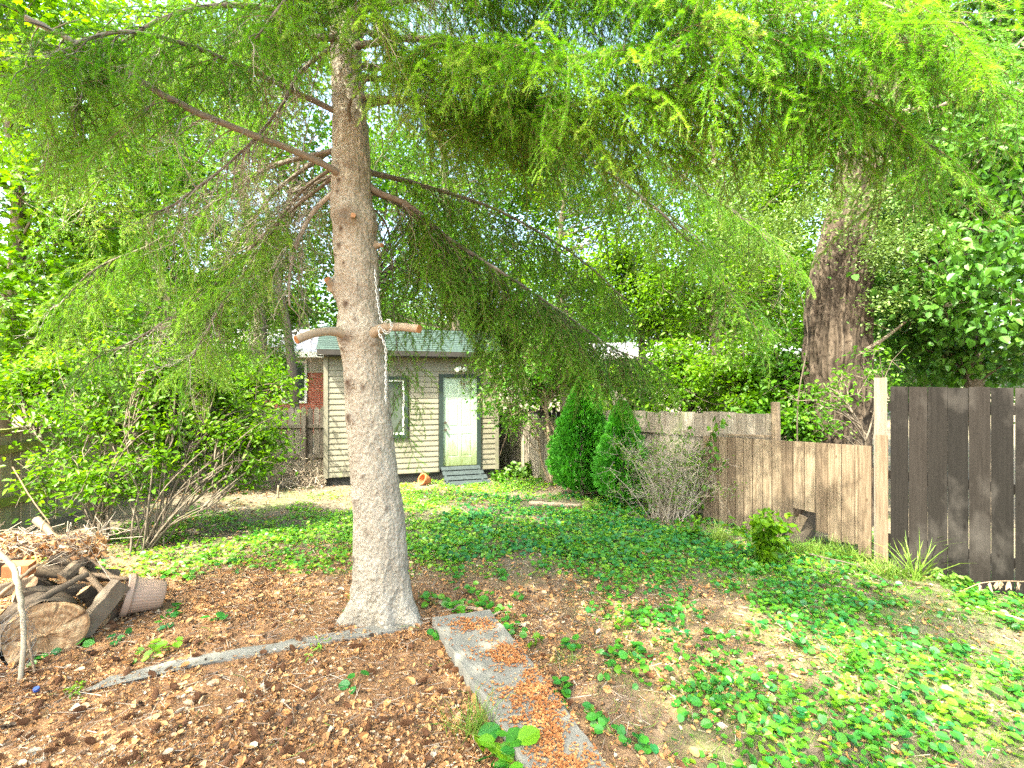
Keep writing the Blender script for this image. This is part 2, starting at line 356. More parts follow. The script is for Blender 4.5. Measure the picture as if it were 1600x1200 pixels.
# concrete slab running from the trunk towards the viewer
def slab(name, outline, ztop, zbot, label, cat, vol=.5):
    ol = np.array(outline); ctr = ol.mean(0); a = Acc(); n = len(ol)
    den = []
    for q in range(n):
        p0, p1 = ol[q], ol[(q + 1) % n]; s = max(2, int(np.linalg.norm(p1 - p0) / .06))
        den += [p0 + (p1 - p0) * k / s for k in range(s)]
    den = np.array(den); k = len(den)
    jit = (rng.random((k, 2)) - .5) * .016; den = den + jit
    e = ctr + (den - ctr) * (1 - .02 / np.linalg.norm(den - ctr, axis=1, keepdims=True))
    zt = np.full(k, ztop) + (rng.random(k) - .5) * .006
    V = np.concatenate([np.c_[den, np.full(k, zbot)], np.c_[den, zt - .018], np.c_[e, zt], [[*ctr, ztop]]])
    j = np.arange(k); j2 = (j + 1) % k
    a.add(V, [np.concatenate([np.stack([j, j2, j2 + k, j + k], 1), np.stack([j + k, j2 + k, j2 + 2 * k, j + 2 * k], 1)]), np.stack([j + 2 * k, j2 + 2 * k, np.full(k, 3 * k)], 1)], .5)
    o = build(name, a, M['concrete'], origin=[*ctr, zbot]); setp(o, label, cat); return o
slab('concrete_slab', [(-.66, 3.98), (-.20, 4.12), (.03, 3.62), (.22, 3.15), (.46, 2.5), (.85, 1.4), (.50, 1.3), (.05, 2.45), (-.17, 2.95), (-.42, 3.45)], .085, -.08,
     'long grey concrete slab strewn with orange debris, running from the trunk to the foreground', 'concrete slab')
pts = [G(px, py)[:2] for px, py in ((125, 1088), (240, 1058), (350, 1036), (480, 1014), (560, 1000), (640, 985))]
pts = np.array(pts); pts_e = pts.copy(); dn = pts + np.array([.03, .16]); 
slab('concrete_edging', [*pts, *dn[::-1]], .026, -.08, 'thin pale concrete edging half buried in brown litter, left of the trunk', 'edging')

# ================================================================== SHED
A0 = np.array([(508 - 800) / F * 9.8, 9.8]); B0 = np.array([(777 - 800) / F * 10.9, 10.9])
sdv = (B0 - A0); SW = np.linalg.norm(sdv); sdir = sdv / SW; sang = math.atan2(sdir[1], sdir[0])
def sx(px):
    k = (px - 800) / F; return (k * A0[1] - A0[0]) / (sdir[0] - k * sdir[1])
def szz(px, py):
    s = sx(px); return CZ + (600 - py) / F * (A0[1] + s * sdir[1])
SZ = -0.10
shed = thing('garden_shed', (A0[0], A0[1], SZ), 'small beige vinyl-sided garden shed with a teal shingle roof and pale door', 'shed', rz=sang)
SD = 2.3; zb = szz(560, 744) - SZ; zt = 2.62 - SZ
dx0, dx1, dzt, dzb = sx(692), sx(745), szz(718, 590) - SZ, szz(718, 727) - SZ
wx0, wx1, wz0, wz1 = sx(558), sx(637), szz(636, 684) - SZ, szz(636, 588) - SZ
m, t, N, L, b = nodes('vinyl_siding'); mp = coords(N, L, (1, 1, 1)); nz = noise(N, L, mp, 1.6, 7, .65)
r = ramp(N, [(.3, (.135, .122, .088)), (.55, (.195, .178, .135)), (.8, (.235, .215, .168))]); L.new(nz.outputs[0], r.inputs[0])
mp2 = coords(N, L, (9, 9, 2)); nn = noise(N, L, mp2, 1.2, 5, .7); rr = ramp(N, [(.55, (0, 0, 0)), (.75, (1, 1, 1))]); L.new(nn.outputs[0], rr.inputs[0])
sz_ = N.new('ShaderNodeSeparateXYZ'); L.new(mp.outputs[0], sz_.inputs[0]); mr = N.new('ShaderNodeMapRange'); mr.inputs[1].default_value = .9; mr.inputs[2].default_value = .2; L.new(sz_.outputs[2], mr.inputs[0])
mu = N.new('ShaderNodeMath'); mu.operation = 'MULTIPLY'; L.new(rr.outputs[0], mu.inputs[0]); L.new(mr.outputs[0], mu.inputs[1])
c = mixc(N, L, mu.outputs[0], r.outputs[0], (.22, .27, .10)); L.new(c, b.inputs['Base Color']); b.inputs['Roughness'].default_value = .5
M['siding'] = m
def siding(acc, x0, x1, z0, z1, holes, yoff=0, flip=False, along='x'):
    row = .117; n = int(round((z1 - z0) / row)); row = (z1 - z0) / n
    for q in range(n):
        a_, b_ = z0 + q * row, z0 + (q + 1) * row; mid = (a_ + b_) / 2; spans = [(x0, x1)]
        for (h0, h1, hz0, hz1) in holes:
            if hz0 < mid < hz1:
                ns = []
                for s0, s1 in spans:
                    if h0 > s0 and h1 < s1: ns += [(s0, h0), (h1, s1)]
                    elif h1 <= s0 or h0 >= s1: ns.append((s0, s1))
                spans = ns
        for s0, s1 in spans:
            prof = [(-.002, a_ - .003), (-.016, a_ + .001), (-.017, a_ + .012), (-.012, a_ + row * .5), (-.011, a_ + row * .53), (-.004, b_ - .004)]
            V = []
            for s in (s0, s1):
                for (yy, zz) in prof: V.append((s, yy, zz) if along == 'x' else (yoff + (yy if flip else -yy), s, zz))
            k = len(prof); V = np.array(V, float)
            acc.add(V, np.array([[u, u + k, u + k + 1, u + 1] if not flip else [u + 1, u + k + 1, u + k, u] for u in range(k - 1)]), .5)
wa = Acc(); siding(wa, 0, SW, zb, zt, [(dx0 - .1, dx1 + .1, dzb - .2, dzt + .08), (wx0 - .05, wx1 + .05, wz0 - .05, wz1 + .05)])
siding(wa, 0, SD, zb, zt, [], 0, True, 'y'); siding(wa, 0, SD, zb, zt, [], SW, False, 'y')
box(wa, .02, SW - .02, SD - .02, SD, zb, zt)
box(wa, .02, wx0 - .02, .0, .02, zb, zt); box(wa, wx1 + .02, dx0 - .07, 0, .02, zb, zt); box(wa, dx1 + .07, SW - .02, 0, .02, zb, zt)
box(wa, wx0 - .02, wx1 + .02, 0, .02, zb, wz0); box(wa, wx0 - .02, wx1 + .02, 0, .02, wz1, zt); box(wa, dx0 - .07, dx1 + .07, 0, .02, dzt + .05, zt)
build('wall', wa, M['siding'], shed)
for s in (0, 1):
    ca = Acc(); x = 0 if s == 0 else SW
    box(ca, x - .022, x + .055 if s == 0 else x + .022, -.03, -.018, zb - .01, zt + .01) if s == 0 else box(ca, x - .055, x + .022, -.03, -.018, zb - .01, zt + .01)
    box(ca, x - .03 if s == 0 else x + .018, x - .018 if s == 0 else x + .03, -.03, .08, zb - .01, zt + .01)
    build('corner_trim', ca, M['siding'], shed)
M['teal_paint'] = flat_mat('dark_teal_paint', (.02, .034, .030), .55, 30, .3)
M['brown_fascia'] = flat_mat('grey_brown_fascia', (.026, .022, .019), .6, 8, .3)
# roof
m, t, N, L, b = nodes('teal_shingles'); mp = coords(N, L, (1, 1, 1)); br = N.new('ShaderNodeTexBrick'); L.new(mp.outputs[0], br.inputs[0])
br.inputs['Scale'].default_value = 1; br.inputs['Brick Width'].default_value = .3; br.inputs['Row Height'].default_value = .11; br.inputs['Mortar Size'].default_value = .006
br.inputs['Color1'].default_value = (.016, .034, .030, 1); br.inputs['Color2'].default_value = (.026, .052, .044, 1); br.inputs['Mortar'].default_value = (.015, .04, .033, 1)
nz = noise(N, L, mp, 160, 3, .7); rr = ramp(N, [(.3, (.6, .6, .6)), (.7, (1.25, 1.25, 1.25))]); L.new(nz.outputs[0], rr.inputs[0])
c = mixc(N, L, 1.0, br.outputs[0], rr.outputs[0], 'MULTIPLY'); L.new(c, b.inputs['Base Color']); b.inputs['Roughness'].default_value = .9
bump(N, L, br.outputs['Fac'], b, .6, -.006); M['shingle'] = m
ra = Acc(); ov = .28; rise = .62; zr = zt + .06; mid = SD / 2
# shingle courses as real overlapping steps
ncr = 12
for side in (0, 1):
    for q in range(ncr):
        f0, f1 = q / ncr, (q + 1) / ncr
        y0 = -ov + f0 * (mid + ov); y1 = -ov + f1 * (mid + ov) + .02; z0 = zr + f0 * rise + .012; z1 = zr + f1 * rise + .003
        if side: y0, y1 = SD - y0, SD - y1
        ra.add([[-.15, y0, z0], [SW + .2, y0, z0], [SW + .2, y1, z1], [-.15, y1, z1], [-.15, y0, z0 - .014], [SW + .2, y0, z0 - .014]], np.array([[0, 1, 2, 3], [4, 5, 1, 0]]) if not side else np.array([[3, 2, 1, 0], [0, 1, 5, 4]]), .5)
roof = build('roof', ra, M['shingle'], shed)
fa = Acc(); box(fa, -.13, SW + .18, -ov - .03, -ov, zr - .10, zr + .006); box(fa, -.13, SW + .18, SD + ov, SD + ov + .03, zr - .13, zr + .006)
box(fa, -.13, SW + .18, -ov, -.02, zr - .125, zr - .11)
for x in (-.13, SW + .16):
    v = [[x, -ov, zr - .13], [x, mid, zr + rise - .13], [x, SD + ov, zr - .13], [x, -ov, zr - .004], [x, mid, zr + rise - .004], [x, SD + ov, zr - .004]]; v = v + [[p[0] + .02, p[1], p[2]] for p in v]
    fa.add(v, np.array([[0, 1, 4, 3], [1, 2, 5, 4], [6, 9, 10, 7], [7, 10, 11, 8], [0, 6, 7, 1], [1, 7, 8, 2]]))
    xx = 0 if x < 0 else SW
    fa.add([[xx, 0, zt], [xx, SD, zt], [xx, mid, zt + rise]], np.array([[0, 1, 2]]))
build('fascia', fa, M['brown_fascia'], shed)
ska = Acc(); M['skirt'] = flat_mat('dark_skirting', (.03, .03, .028), .8, 20, .4)
box(ska, .02, SW - .02, .03, .06, -.1, zb); box(ska, .02, .05, .03, SD, -.1, zb); box(ska, SW - .05, SW - .02, .03, SD, -.1, zb)
for q in np.arange(.1, SW - .1, .055):
    h = zb + .02
    obox(ska, np.array([q, .024, h / 2 - .02]), rotm(0, math.radians(45), 0), .012, .006, h * 1.35); obox(ska, np.array([q, .018, h / 2 - .02]), rotm(0, math.radians(-45), 0), .012, .006, h * 1.35)
build('skirting', ska, M['skirt'], shed)
# door
m, t, N, L, b = nodes('door_paint'); mp = coords(N, L, (1, 1, 1)); sp = N.new('ShaderNodeSeparateXYZ'); L.new(mp.outputs[0], sp.inputs[0])
mp2 = coords(N, L, (14, 1, 2.2)); nz = noise(N, L, mp2, 1.5, 7, .75); nb = noise(N, L, mp, 3, 3, .5)
mr = N.new('ShaderNodeMapRange'); mr.inputs[1].default_value = dzb + 1.0; mr.inputs[2].default_value = dzb - .05; mr.inputs[3].default_value = -.32; mr.inputs[4].default_value = .28; L.new(sp.outputs[2], mr.inputs[0])
ad = N.new('ShaderNodeMath'); ad.operation = 'ADD'; L.new(nz.outputs[0], ad.inputs[0]); L.new(mr.outputs[0], ad.inputs[1])
r = ramp(N, [(.44, (.28, .36, .29)), (.58, (.21, .26, .15)), (.80, (.115, .145, .045))]); L.new(ad.outputs[0], r.inputs[0]); L.new(r.outputs[0], b.inputs['Base Color']); b.inputs['Roughness'].default_value = .45
M['door'] = m
da = Acc(); dw = dx1 - dx0; dh = dzt - dzb
xs = [dx0 + .004, dx0 + dw * .14, dx0 + dw * .46, dx0 + dw * .54, dx0 + dw * .86, dx1 - .004]
zs = [dzb, dzb + dh * .10, dzb + dh * .36, dzb + dh * .44, dzb + dh * .76, dzb + dh * .81, dzb + dh * .94, dzt]
box(da, dx0, dx1, .002, .03, dzb, dzt)
for ix in range(5):
    for iz in range(7):
        if ix in (1, 3) and iz in (1, 3, 5):
            x0, x1, z0, z1 = xs[ix], xs[ix + 1], zs[iz], zs[iz + 1]; o_, i_ = -.010, -.004; g = .018
            V = [[x0, o_, z0], [x1, o_, z0], [x1, o_, z1], [x0, o_, z1], [x0 + g, i_, z0 + g], [x1 - g, i_, z0 + g], [x1 - g, i_, z1 - g], [x0 + g, i_, z1 - g]]
            V += [[x0 + 2 * g, -.009, z0 + 2 * g], [x1 - 2 * g, -.009, z0 + 2 * g], [x1 - 2 * g, -.009, z1 - 2 * g], [x0 + 2 * g, -.009, z1 - 2 * g]]
            da.add(V, np.array([[0, 1, 5, 4], [1, 2, 6, 5], [2, 3, 7, 6], [3, 0, 4, 7], [4, 5, 9, 8], [5, 6, 10, 9], [6, 7, 11, 10], [7, 4, 8, 11], [8, 9, 10, 11]]))
        else: da.add([[xs[ix], -.010, zs[iz]], [xs[ix + 1], -.010, zs[iz]], [xs[ix + 1], -.010, zs[iz + 1]], [xs[ix], -.010, zs[iz + 1]]], np.array([[0, 1, 2, 3]]))
door = build('door', da, M['door'], shed)
M['brass'] = flat_mat('tarnished_metal', (.16, .13, .10), .4, 40, .3, .8)
for zz in (dzb + dh * .41, dzb + dh * .49):
    ha = Acc(); lathe(ha, [(.001, .05), (.022, .05), (.028, .035), (.024, .02), (.012, .012), (.012, 0), (.03, -.002)], [dx0 + .055, -.012, zz], rotm(math.radians(90), 0, 0), 14)
    h = build('door_knob' if zz < dzb + dh * .45 else 'deadbolt', ha, M['brass'], door)
fr = Acc(); tw = .085
box(fr, dx0 - tw, dx0 - .002, -.045, .02, dzb - .06, dzt + .0); box(fr, dx1 + .002, dx1 + tw, -.045, .02, dzb - .06, dzt)
box(fr, dx0 - tw, dx1 + tw, -.047, .02, dzt, dzt + .075); build('door_frame', fr, M['teal_paint'], shed)
wd = thing('window', (0, 0, 0), None, None); wd.parent = shed
wf = Acc(); tw = .075
box(wf, wx0, wx0 + tw, -.04, .02, wz0 + tw, wz1 - tw); box(wf, wx1 - tw, wx1, -.04, .02, wz0 + tw, wz1 - tw); box(wf, wx0, wx1, -.042, .02, wz1 - tw, wz1); box(wf, wx0, wx1, -.042, .02, wz0, wz0 + tw)
build('window_frame', wf, M['teal_paint'], wd)
M['white_vinyl'] = flat_mat('white_vinyl', (.75, .75, .72), .4, 10, .08)
ws = Acc(); g = .035; x0, x1, z0, z1 = wx0 + tw, wx1 - tw, wz0 + tw, wz1 - tw
for (p, q, r_, s) in ((x0, x0 + g, z0, z1), (x1 - g, x1, z0, z1), ((x0 + x1) / 2 - g / 2, (x0 + x1) / 2 + g / 2, z0, z1), (x0, x1, z0, z0 + g), (x0, x1, z1 - g, z1)):
    box(ws, p, q, -.02 - .001 * (z1 - z0 < s - r_ + .01), .015, r_, s)
build('sash', ws, M['white_vinyl'], wd)
m, t, N, L, b = nodes('window_glass'); b.inputs['Base Color'].default_value = (.05, .07, .06, 1); b.inputs['Roughness'].default_value = .03; b.inputs['Specular IOR Level'].default_value = .9; M['glass'] = m
gl = Acc(); box(gl, x0, x1, .004, .008, z0, z1); build('pane', gl, M['glass'], wd)
cu = Acc(); 
# ramp of four painted boards
rp = Acc(); rz0 = dzb - .03
for q in range(4):
    f = q / 3; y = -.10 - f * .48; z = rz0 - .02 - f * (rz0 - .05); wv = (dx1 - dx0) / 2 + .05 + .05 * f; c_ = (dx0 + dx1) / 2 + f * .06
    obox(rp, np.array([c_, y, z]), rotm(math.radians(22), 0, 0), wv * 2, .15, .028, q * .2)
for x in (dx0 + .0, dx1 + .0): obox(rp, np.array([x, -.32, rz0 * .42]), rotm(math.radians(22), 0, 0), .04, .55, .1)
M['ramp'] = flat_mat('teal_grey_deck_paint', (.028, .040, .043), .6, 14, .4); build('ramp', rp, M['ramp'], shed)
# floodlight
fl = thing('floodlight', (0, 0, 0), None, None); fl.parent = shed
cx = sx(718); cz_ = szz(718, 576) - SZ
fb = Acc(); lathe(fb, [(.001, .03), (.04, .03), (.05, .02), (.05, 0)], [cx, -.02, cz_], rotm(math.radians(90), 0, 0), 16); build('base_plate', fb, M['white_vinyl'], fl)
for s in (-1, 1):
    lb = Acc(); lathe(lb, [(.001, .0), (.02, 0), (.024, .03), (.034, .06), (.052, .10), (.055, .115), (.04, .122), (.001, .126)], [cx + s * .035, -.05, cz_ - .005], rotm(math.radians(100), 0, math.radians(s * 28)), 18)
    build('lamp_head', lb, M['white_vinyl'], fl)
# door ornament
oa = Acc(); cxx, czz = sx(723), szz(723, 597) - SZ
for k in range(40):
    a_ = rng.uniform(0, 2 * PI); r_ = .06; p = np.array([cxx + r_ * math.cos(a_), -.035, czz + r_ * .8 * math.sin(a_)]); sticks(oa, p, p + rng.normal(0, .03, 3) * [1, .3, 1], .004, .002, .2)
tube(oa, [[cxx, -.03, czz], [cxx + .04, -.04, czz - .08], [cxx + .02, -.04, czz - .15]], .007, 5, .1)
for k in range(14): sticks(oa, [cxx + .12, -.04, czz], np.array([cxx + .12, -.04, czz]) + rng.normal(0, .035, 3) * [1, .3, 1], .005, .002, .9)
o = build('dried_wreath', oa, M['twig'], None); o.location = shed.location; o.rotation_euler = (0, 0, sang); setp(o, 'small dried twig wreath hanging on the upper part of the pale shed door', 'wreath')

# ================================================================== FENCES
def boards(acc, p0, p1, z0f, ztf, wd_, gap, th=.018, top='flat', jit=.008, nrm=None, z_lean=.0):
    p0 = np.array(p0, float); p1 = np.array(p1, float); L_ = np.linalg.norm(p1 - p0); u = (p1 - p0) / L_; n = np.array([u[1], -u[0]]); k = int(L_ / (wd_ + gap))
    step = L_ / k; w_ = step - gap
    for q in range(k):
        s = q * step + rng.uniform(-.3, .3) * gap; c = p0 + u * s; e = p0 + u * (s + w_); dz = rng.uniform(-jit, jit) * 2; t_ = rng.uniform(-.004, .004)
        zb0 = z0f(q / k); zt0 = ztf(q / k) + dz; a_ = rng.random(); n_ = n * th; o_ = n * t_; ln = u * rng.uniform(-z_lean, z_lean)
        if top == 'picket':
            m_ = (c + e) / 2; f = lambda p, z, b_=0: [*(p + o_ + n_ * b_), z]
            V = [f(c, zb0), f(e, zb0), f(e, zt0 - w_ * .6), f(m_, zt0), f(c, zt0 - w_ * .6)]; V = V + [f(c, zb0, 1), f(e, zb0, 1), f(e, zt0 - w_ * .6, 1), f(m_, zt0, 1), f(c, zt0 - w_ * .6, 1)]
            acc.add(V, [np.array([[4, 3, 2, 1, 0], [5, 6, 7, 8, 9]]), np.array([[i_, (i_ + 1) % 5, (i_ + 1) % 5 + 5, i_ + 5] for i_ in range(5)])], a_)
        else:
            zz = zt0 + rng.uniform(-jit, jit)
            V = [[*(c + o_), zb0], [*(e + o_), zb0], [*(e + o_ + n_), zb0], [*(c + o_ + n_), zb0], [*(c + o_ + ln), zt0], [*(e + o_ + ln), zz], [*(e + o_ + n_ + ln), zz], [*(c + o_ + n_ + ln), zt0]]
            acc.add(V, BOXF, a_)
def rail(acc, p0, p1, z0, z1, h=.09, th=.04, off=.02, a=.5):
    p0 = np.array(p0, float); p1 = np.array(p1, float); u = unit(p1 - p0); n = np.array([u[1], -u[0]]); V = []
    for z_ in (-h / 2, h / 2):
        for (p, z) in ((p0, z0), (p1, z1)):
            pass
    V = [[*(p0 + n * off), z0 - h / 2], [*(p1 + n * off), z1 - h / 2], [*(p1 + n * (off + th)), z1 - h / 2], [*(p0 + n * (off + th)), z0 - h / 2], [*(p0 + n * off), z0 + h / 2], [*(p1 + n * off), z1 + h / 2], [*(p1 + n * (off + th)), z1 + h / 2], [*(p0 + n * (off + th)), z0 + h / 2]]
    acc.add(V, BOXF, a)
def post(acc, x, y, z0, z1, w_=.1, a=.5, round_=False, ang=0):
    if round_: tube(acc, [[x, y, z0], [x + .003, y, (z0 + z1) / 2], [x, y, z1]], w_ / 2, 12, a)
    else: obox(acc, np.array([x, y, (z0 + z1) / 2]), rotm(0, 0, ang), w_, w_, z1 - z0, a)
def FX(px):          # right fence line
    k = (px - 800) / F; y = 7.437 / (k + .629); return np.array([k * y, y])
# left fence
l0, l1 = np.array([-6.35, 3.4]), np.array([-7.55, 12.3])
lf = thing('left_fence', (*l0, 0), 'pale weathered board fence with mossy rails along the left side', 'fence')
a_ = Acc(); boards(a_, l0, l1, lambda s: -.05 - .1 * s, lambda s: 1.32 + .12 * s + 0 * s, .14, .008, nrm=1); build('board_panel', a_, M['mossboard'], lf, [*l0, 0])
M['mossrail'] = board_mat('mossy_rail', [(.20, .20, .06), (.26, .27, .08), (.34, .33, .12)], (.6, .6, .5), (.14, .22, .03))
for z in (.42, 1.12):
    a_ = Acc(); rail(a_, l0, l1, z, z + .05, .11, .045, .022); build('rail', a_, M['mossrail'], lf, [*l0, 0])
a_ = Acc(); rail(a_, l0, l1, 1.34, 1.47, .035, .12, -.04); build('cap_rail', a_, M['mossrail'], lf, [*l0, 0])
for s in (.02, .3, .55, .8):
    p = l0 + (l1 - l0) * s; a_ = Acc(); post(a_, p[0] + .09, p[1], -.2, 1.3); build('post', a_, M['mossboard'], lf, [*l0, 0])
# back picket fence
b0, b1 = np.array([-7.5, 12.35]), np.array([-.2, 12.75])
bf = thing('back_picket_fence', (*b0, -.12), 'dark weathered picket fence with pointed tops behind the shed', 'fence')
a_ = Acc(); boards(a_, b0, b1, lambda s: -.14, lambda s: 1.42, .135, .022, .02, 'picket', .006); build('picket_panel', a_, M['greyboard'], bf, [*b0, -.12])
for z in (.25, 1.02):
    a_ = Acc(); rail(a_, b0, b1, z - .1, z - .1, .09, .04, .025); build('rail', a_, M['greyboard'], bf, [*b0, -.12])
for s in (.08, .3, .45):
    p = b0 + (b1 - b0) * s; a_ = Acc(); post(a_, p[0], p[1] - .11, -.3, 1.2); build('post', a_, M['greyboard'], bf, [*b0, -.12])
# right fence, far stretch
r0, r1 = FX(776), FX(905)
rf = thing('reed_fence', (*r0, -.12), 'narrow-slatted grey fence between the shed and the pointed evergreen', 'fence')
a_ = Acc(); boards(a_, r0, r1, lambda s: -.14, lambda s: 1.30 - .02 * s + .03 * math.sin(40 * s), .05, .006, .015, 'flat', .02); build('slat_panel', a_, M['greyboard'], rf, [*r0, -.12])
a_ = Acc(); u_ = unit(r1 - r0); nn_ = np.array([u_[1], -u_[0]]); boards(a_, r0 - nn_ * .05, r1 - nn_ * .05, lambda s: .0, lambda s: 1.44, .1, .05, .018, 'flat', .03); build('back_panel', a_, M['darkboard'], rf, [*r0, -.12])
# right fence, middle stretch (taller boards)
q0, q1 = FX(905), FX(1207); u_ = unit(q1 - q0); nrm_ = np.array([u_[1], -u_[0]])
back = -nrm_ * .10
mf = thing('tall_board_fence', (*q0, -.1), 'taller sun-bleached grey board fence behind the arborvitae and bare shrub', 'fence')
a_ = Acc(); boards(a_, q0 + back, q1 + back, lambda s: -.1, lambda s: 1.47 + .14 * s, .13, .006, .018, 'flat', .008); build('board_panel', a_, M['greyboard'], mf, [*q0, -.1])
a_ = Acc(); pp = FX(1210) + back * .6; tube(a_, [[pp[0], pp[1], -.1], [pp[0], pp[1], .8], [pp[0] - .02, pp[1], 1.76]], .055, 12, .7, wob=.04); build('post', a_, M['tanboard'], mf, [*q0, -.1])
a_ = Acc(); rail(a_, q0, q1, 1.18, 1.27, .08, .03, -.085); build('rail', a_, M['greyboard'], mf, [*q0, -.1])
# lower tan patch panel with hole at the foot
tf = thing('low_tan_fence_panel', (*FX(1365), 0), 'low tan board fence panel with a broken hole at its foot', 'fence')
a_ = Acc(); bx = [0, 40, 88, 135, 180, 225, 275, 328, 380, 435, 495, 560, 620, 690, 765, 838, 855, 930]; bot = [990] * 9 + [945, 822, 838, 948, 1000, 1010, 1020, 1080]
for q in range(len(bx) - 1):
    pa, pb = 1100 + bx[q] / 3.53, 1100 + bx[q + 1] / 3.53; A_, B_ = FX(pa + .55), FX(pb - .55)
    u_ = unit(B_ - A_); n_ = np.array([u_[1], -u_[0]])      # faces the yard
    tp = CZ + (600 - (683 + (pa - 1140) * .062)) / F * A_[1]; tp2 = CZ + (600 - (683 + (pb - 1140) * .062)) / F * B_[1]
    bz = CZ + (600 - (560 + bot[q] / 3.53)) / F * A_[1]; bz = max(bz, -.03); 
    if q < 9: bz = -.04
    if q == 9: bz = .12
    o_ = n_ * rng.uniform(0, .014)
    V = [[*(A_ + o_), bz], [*(B_ + o_), bz], [*(B_ + o_ + n_ * .02), bz], [*(A_ + o_ + n_ * .02), bz], [*(A_ + o_), tp], [*(B_ + o_), tp2], [*(B_ + o_ + n_ * .02), tp2], [*(A_ + o_ + n_ * .02), tp]]
    a_.add(V, BOXF, rng.random())
build('board_panel', a_, M['tanboard'], tf, [*FX(1365), 0])
a_ = Acc(); A_, B_ = FX(1135), FX(1236); rail(a_, A_, B_, .35, .35, .09, .04, -.05); rail(a_, FX(1140), FX(1362), 1.0, 1.0, .09, .04, -.05); build('rail', a_, M['tanboard'], tf, [*FX(1365), 0])
a_ = Acc(); A_, B_ = FX(1136), FX(1205); rail(a_, A_, B_, 1.275, 1.315, .02, .06, -.02); build('ledge_strip', a_, M['tanboard'], tf, [*FX(1365), 0])
# two-part light post
gp = FX(1376); tp_ = thing('fence_post', (*gp, 0), 'pale two-piece post standing between the tan and the dark fence', 'post')
a_ = Acc(); obox(a_, np.array([gp[0], gp[1] - .02, .62]), rotm(0, 0, math.radians(-36)), .105, .03, 1.66 - .02, .0); build('front_board', a_, M['tanboard'], tp_, [*gp, 0])
a_ = Acc(); obox(a_, np.array([gp[0] + .035, gp[1] + .05, 1.0]), rotm(0, 0, math.radians(-36)), .115, .1, 2.14, .1); build('upright', a_, M['greyboard'], tp_, [*gp, 0])
# dark stained fence
d0 = np.array([4.13, 5.32]); d1 = np.array([6.6, 2.2])
df = thing('dark_stained_fence', (*d0, 0), 'tall dark brown stained board fence at the right edge', 'fence')
a_ = Acc(); boards(a_, d0 + np.array([.02, -.03]), d1, lambda s: .0, lambda s: 1.965 + .01 * s, .145, .007, .02, 'flat', .004, z_lean=.004); build('board_panel', a_, M['darkboard'], df, [*d0, 0])
u_ = unit(d1 - d0); n_ = np.array([u_[1], -u_[0]])
for z in (.3, 1.0, 1.75):
    a_ = Acc(); rail(a_, d0, d1, z, z, .09, .04, -.06); build('rail', a_, M['darkboard'], df, [*d0, 0])
for s in (.35, .95):
    p = d0 + (d1 - d0) * s - n_ * .11; a_ = Acc(); post(a_, p[0], p[1], -.2, 1.9); build('post', a_, M['darkboard'], df, [*d0, 0])
# log stump seen through the hole
sp_ = FX(1255) + np.array([.12, .20]); a_ = Acc(); tube(a_, [[sp_[0] - .2, sp_[1] - .10, -.05], [sp_[0], sp_[1] - .05, .16], [sp_[0] + .16, sp_[1] + .0, .34]], [.13, .12, .11], 14, .0, wob=.15)
setp(build('dark_log', a_, M['greybark'], origin=[sp_[0], sp_[1], 0]), 'dark old log leaning behind the hole in the tan fence', 'log')
a_ = Acc(); p = FX(1248); obox(a_, np.array([p[0] - .02, p[1] + .02, .16]), rotm(math.radians(10), math.radians(22), math.radians(-32)), .09, .02, .42, .3)
setp(build('broken_board', a_, M['tanboard'], origin=[p[0], p[1], 0]), 'splintered orange-tan board propped in the fence hole', 'board')
# arched wooden end piece above the far fence
bh = FX(958) - nrm_ * .2; bz = 1.43
hb = thing('wooden_birdhouse', (bh[0], bh[1], -.1), 'grey wooden birdhouse with curved top on a post, between the two evergreens', 'birdhouse')
a_ = Acc(); post(a_, bh[0], bh[1], -.1, bz, .09); build('post', a_, M['greyboard'], hb, [bh[0], bh[1], -.1])
a_ = Acc(); R = rotm(0, 0, math.radians(-40)); V = []; prof = [(-.16, 0), (.16, 0), (.17, .12), (.13, .22), (.06, .30), (-.04, .37), (-.16, .42)]
pr = [(-.13, .42), (-.06, .40), (.04, .32), (.12, .20), (.16, .05), (.05, 0), (0, 0)]
n = len(pr); V = np.array([[x, y_, z] for y_ in (-.09, .09) for (x, z) in pr]) @ R.T + [bh[0], bh[1], bz]
a_.add(V, [np.array([list(range(n)), list(range(2 * n - 1, n - 1, -1))]), np.array([[i_, i_ + n, (i_ + 1) % n + n, (i_ + 1) % n] for i_ in range(n)])], .6); build('box', a_, M['greyboard'], hb, [bh[0], bh[1], -.1])
a_ = Acc(); V = np.array([[-.14, -.11, .45], [-.14, .11, .45], [.0, .11, -.02], [.0, -.11, -.02], [-.17, -.11, .44], [-.17, .11, .44], [-.03, .11, -.03], [-.03, -.11, -.03]]) @ R.T + [bh[0], bh[1], bz]
a_.add(V, np.array([[0, 1, 2, 3], [7, 6, 5, 4], [0, 4, 5, 1], [1, 5, 6, 2], [2, 6, 7, 3], [3, 7, 4, 0]]), .9); build('roof_board', a_, M['greyboard'], hb, [bh[0], bh[1], -.1])

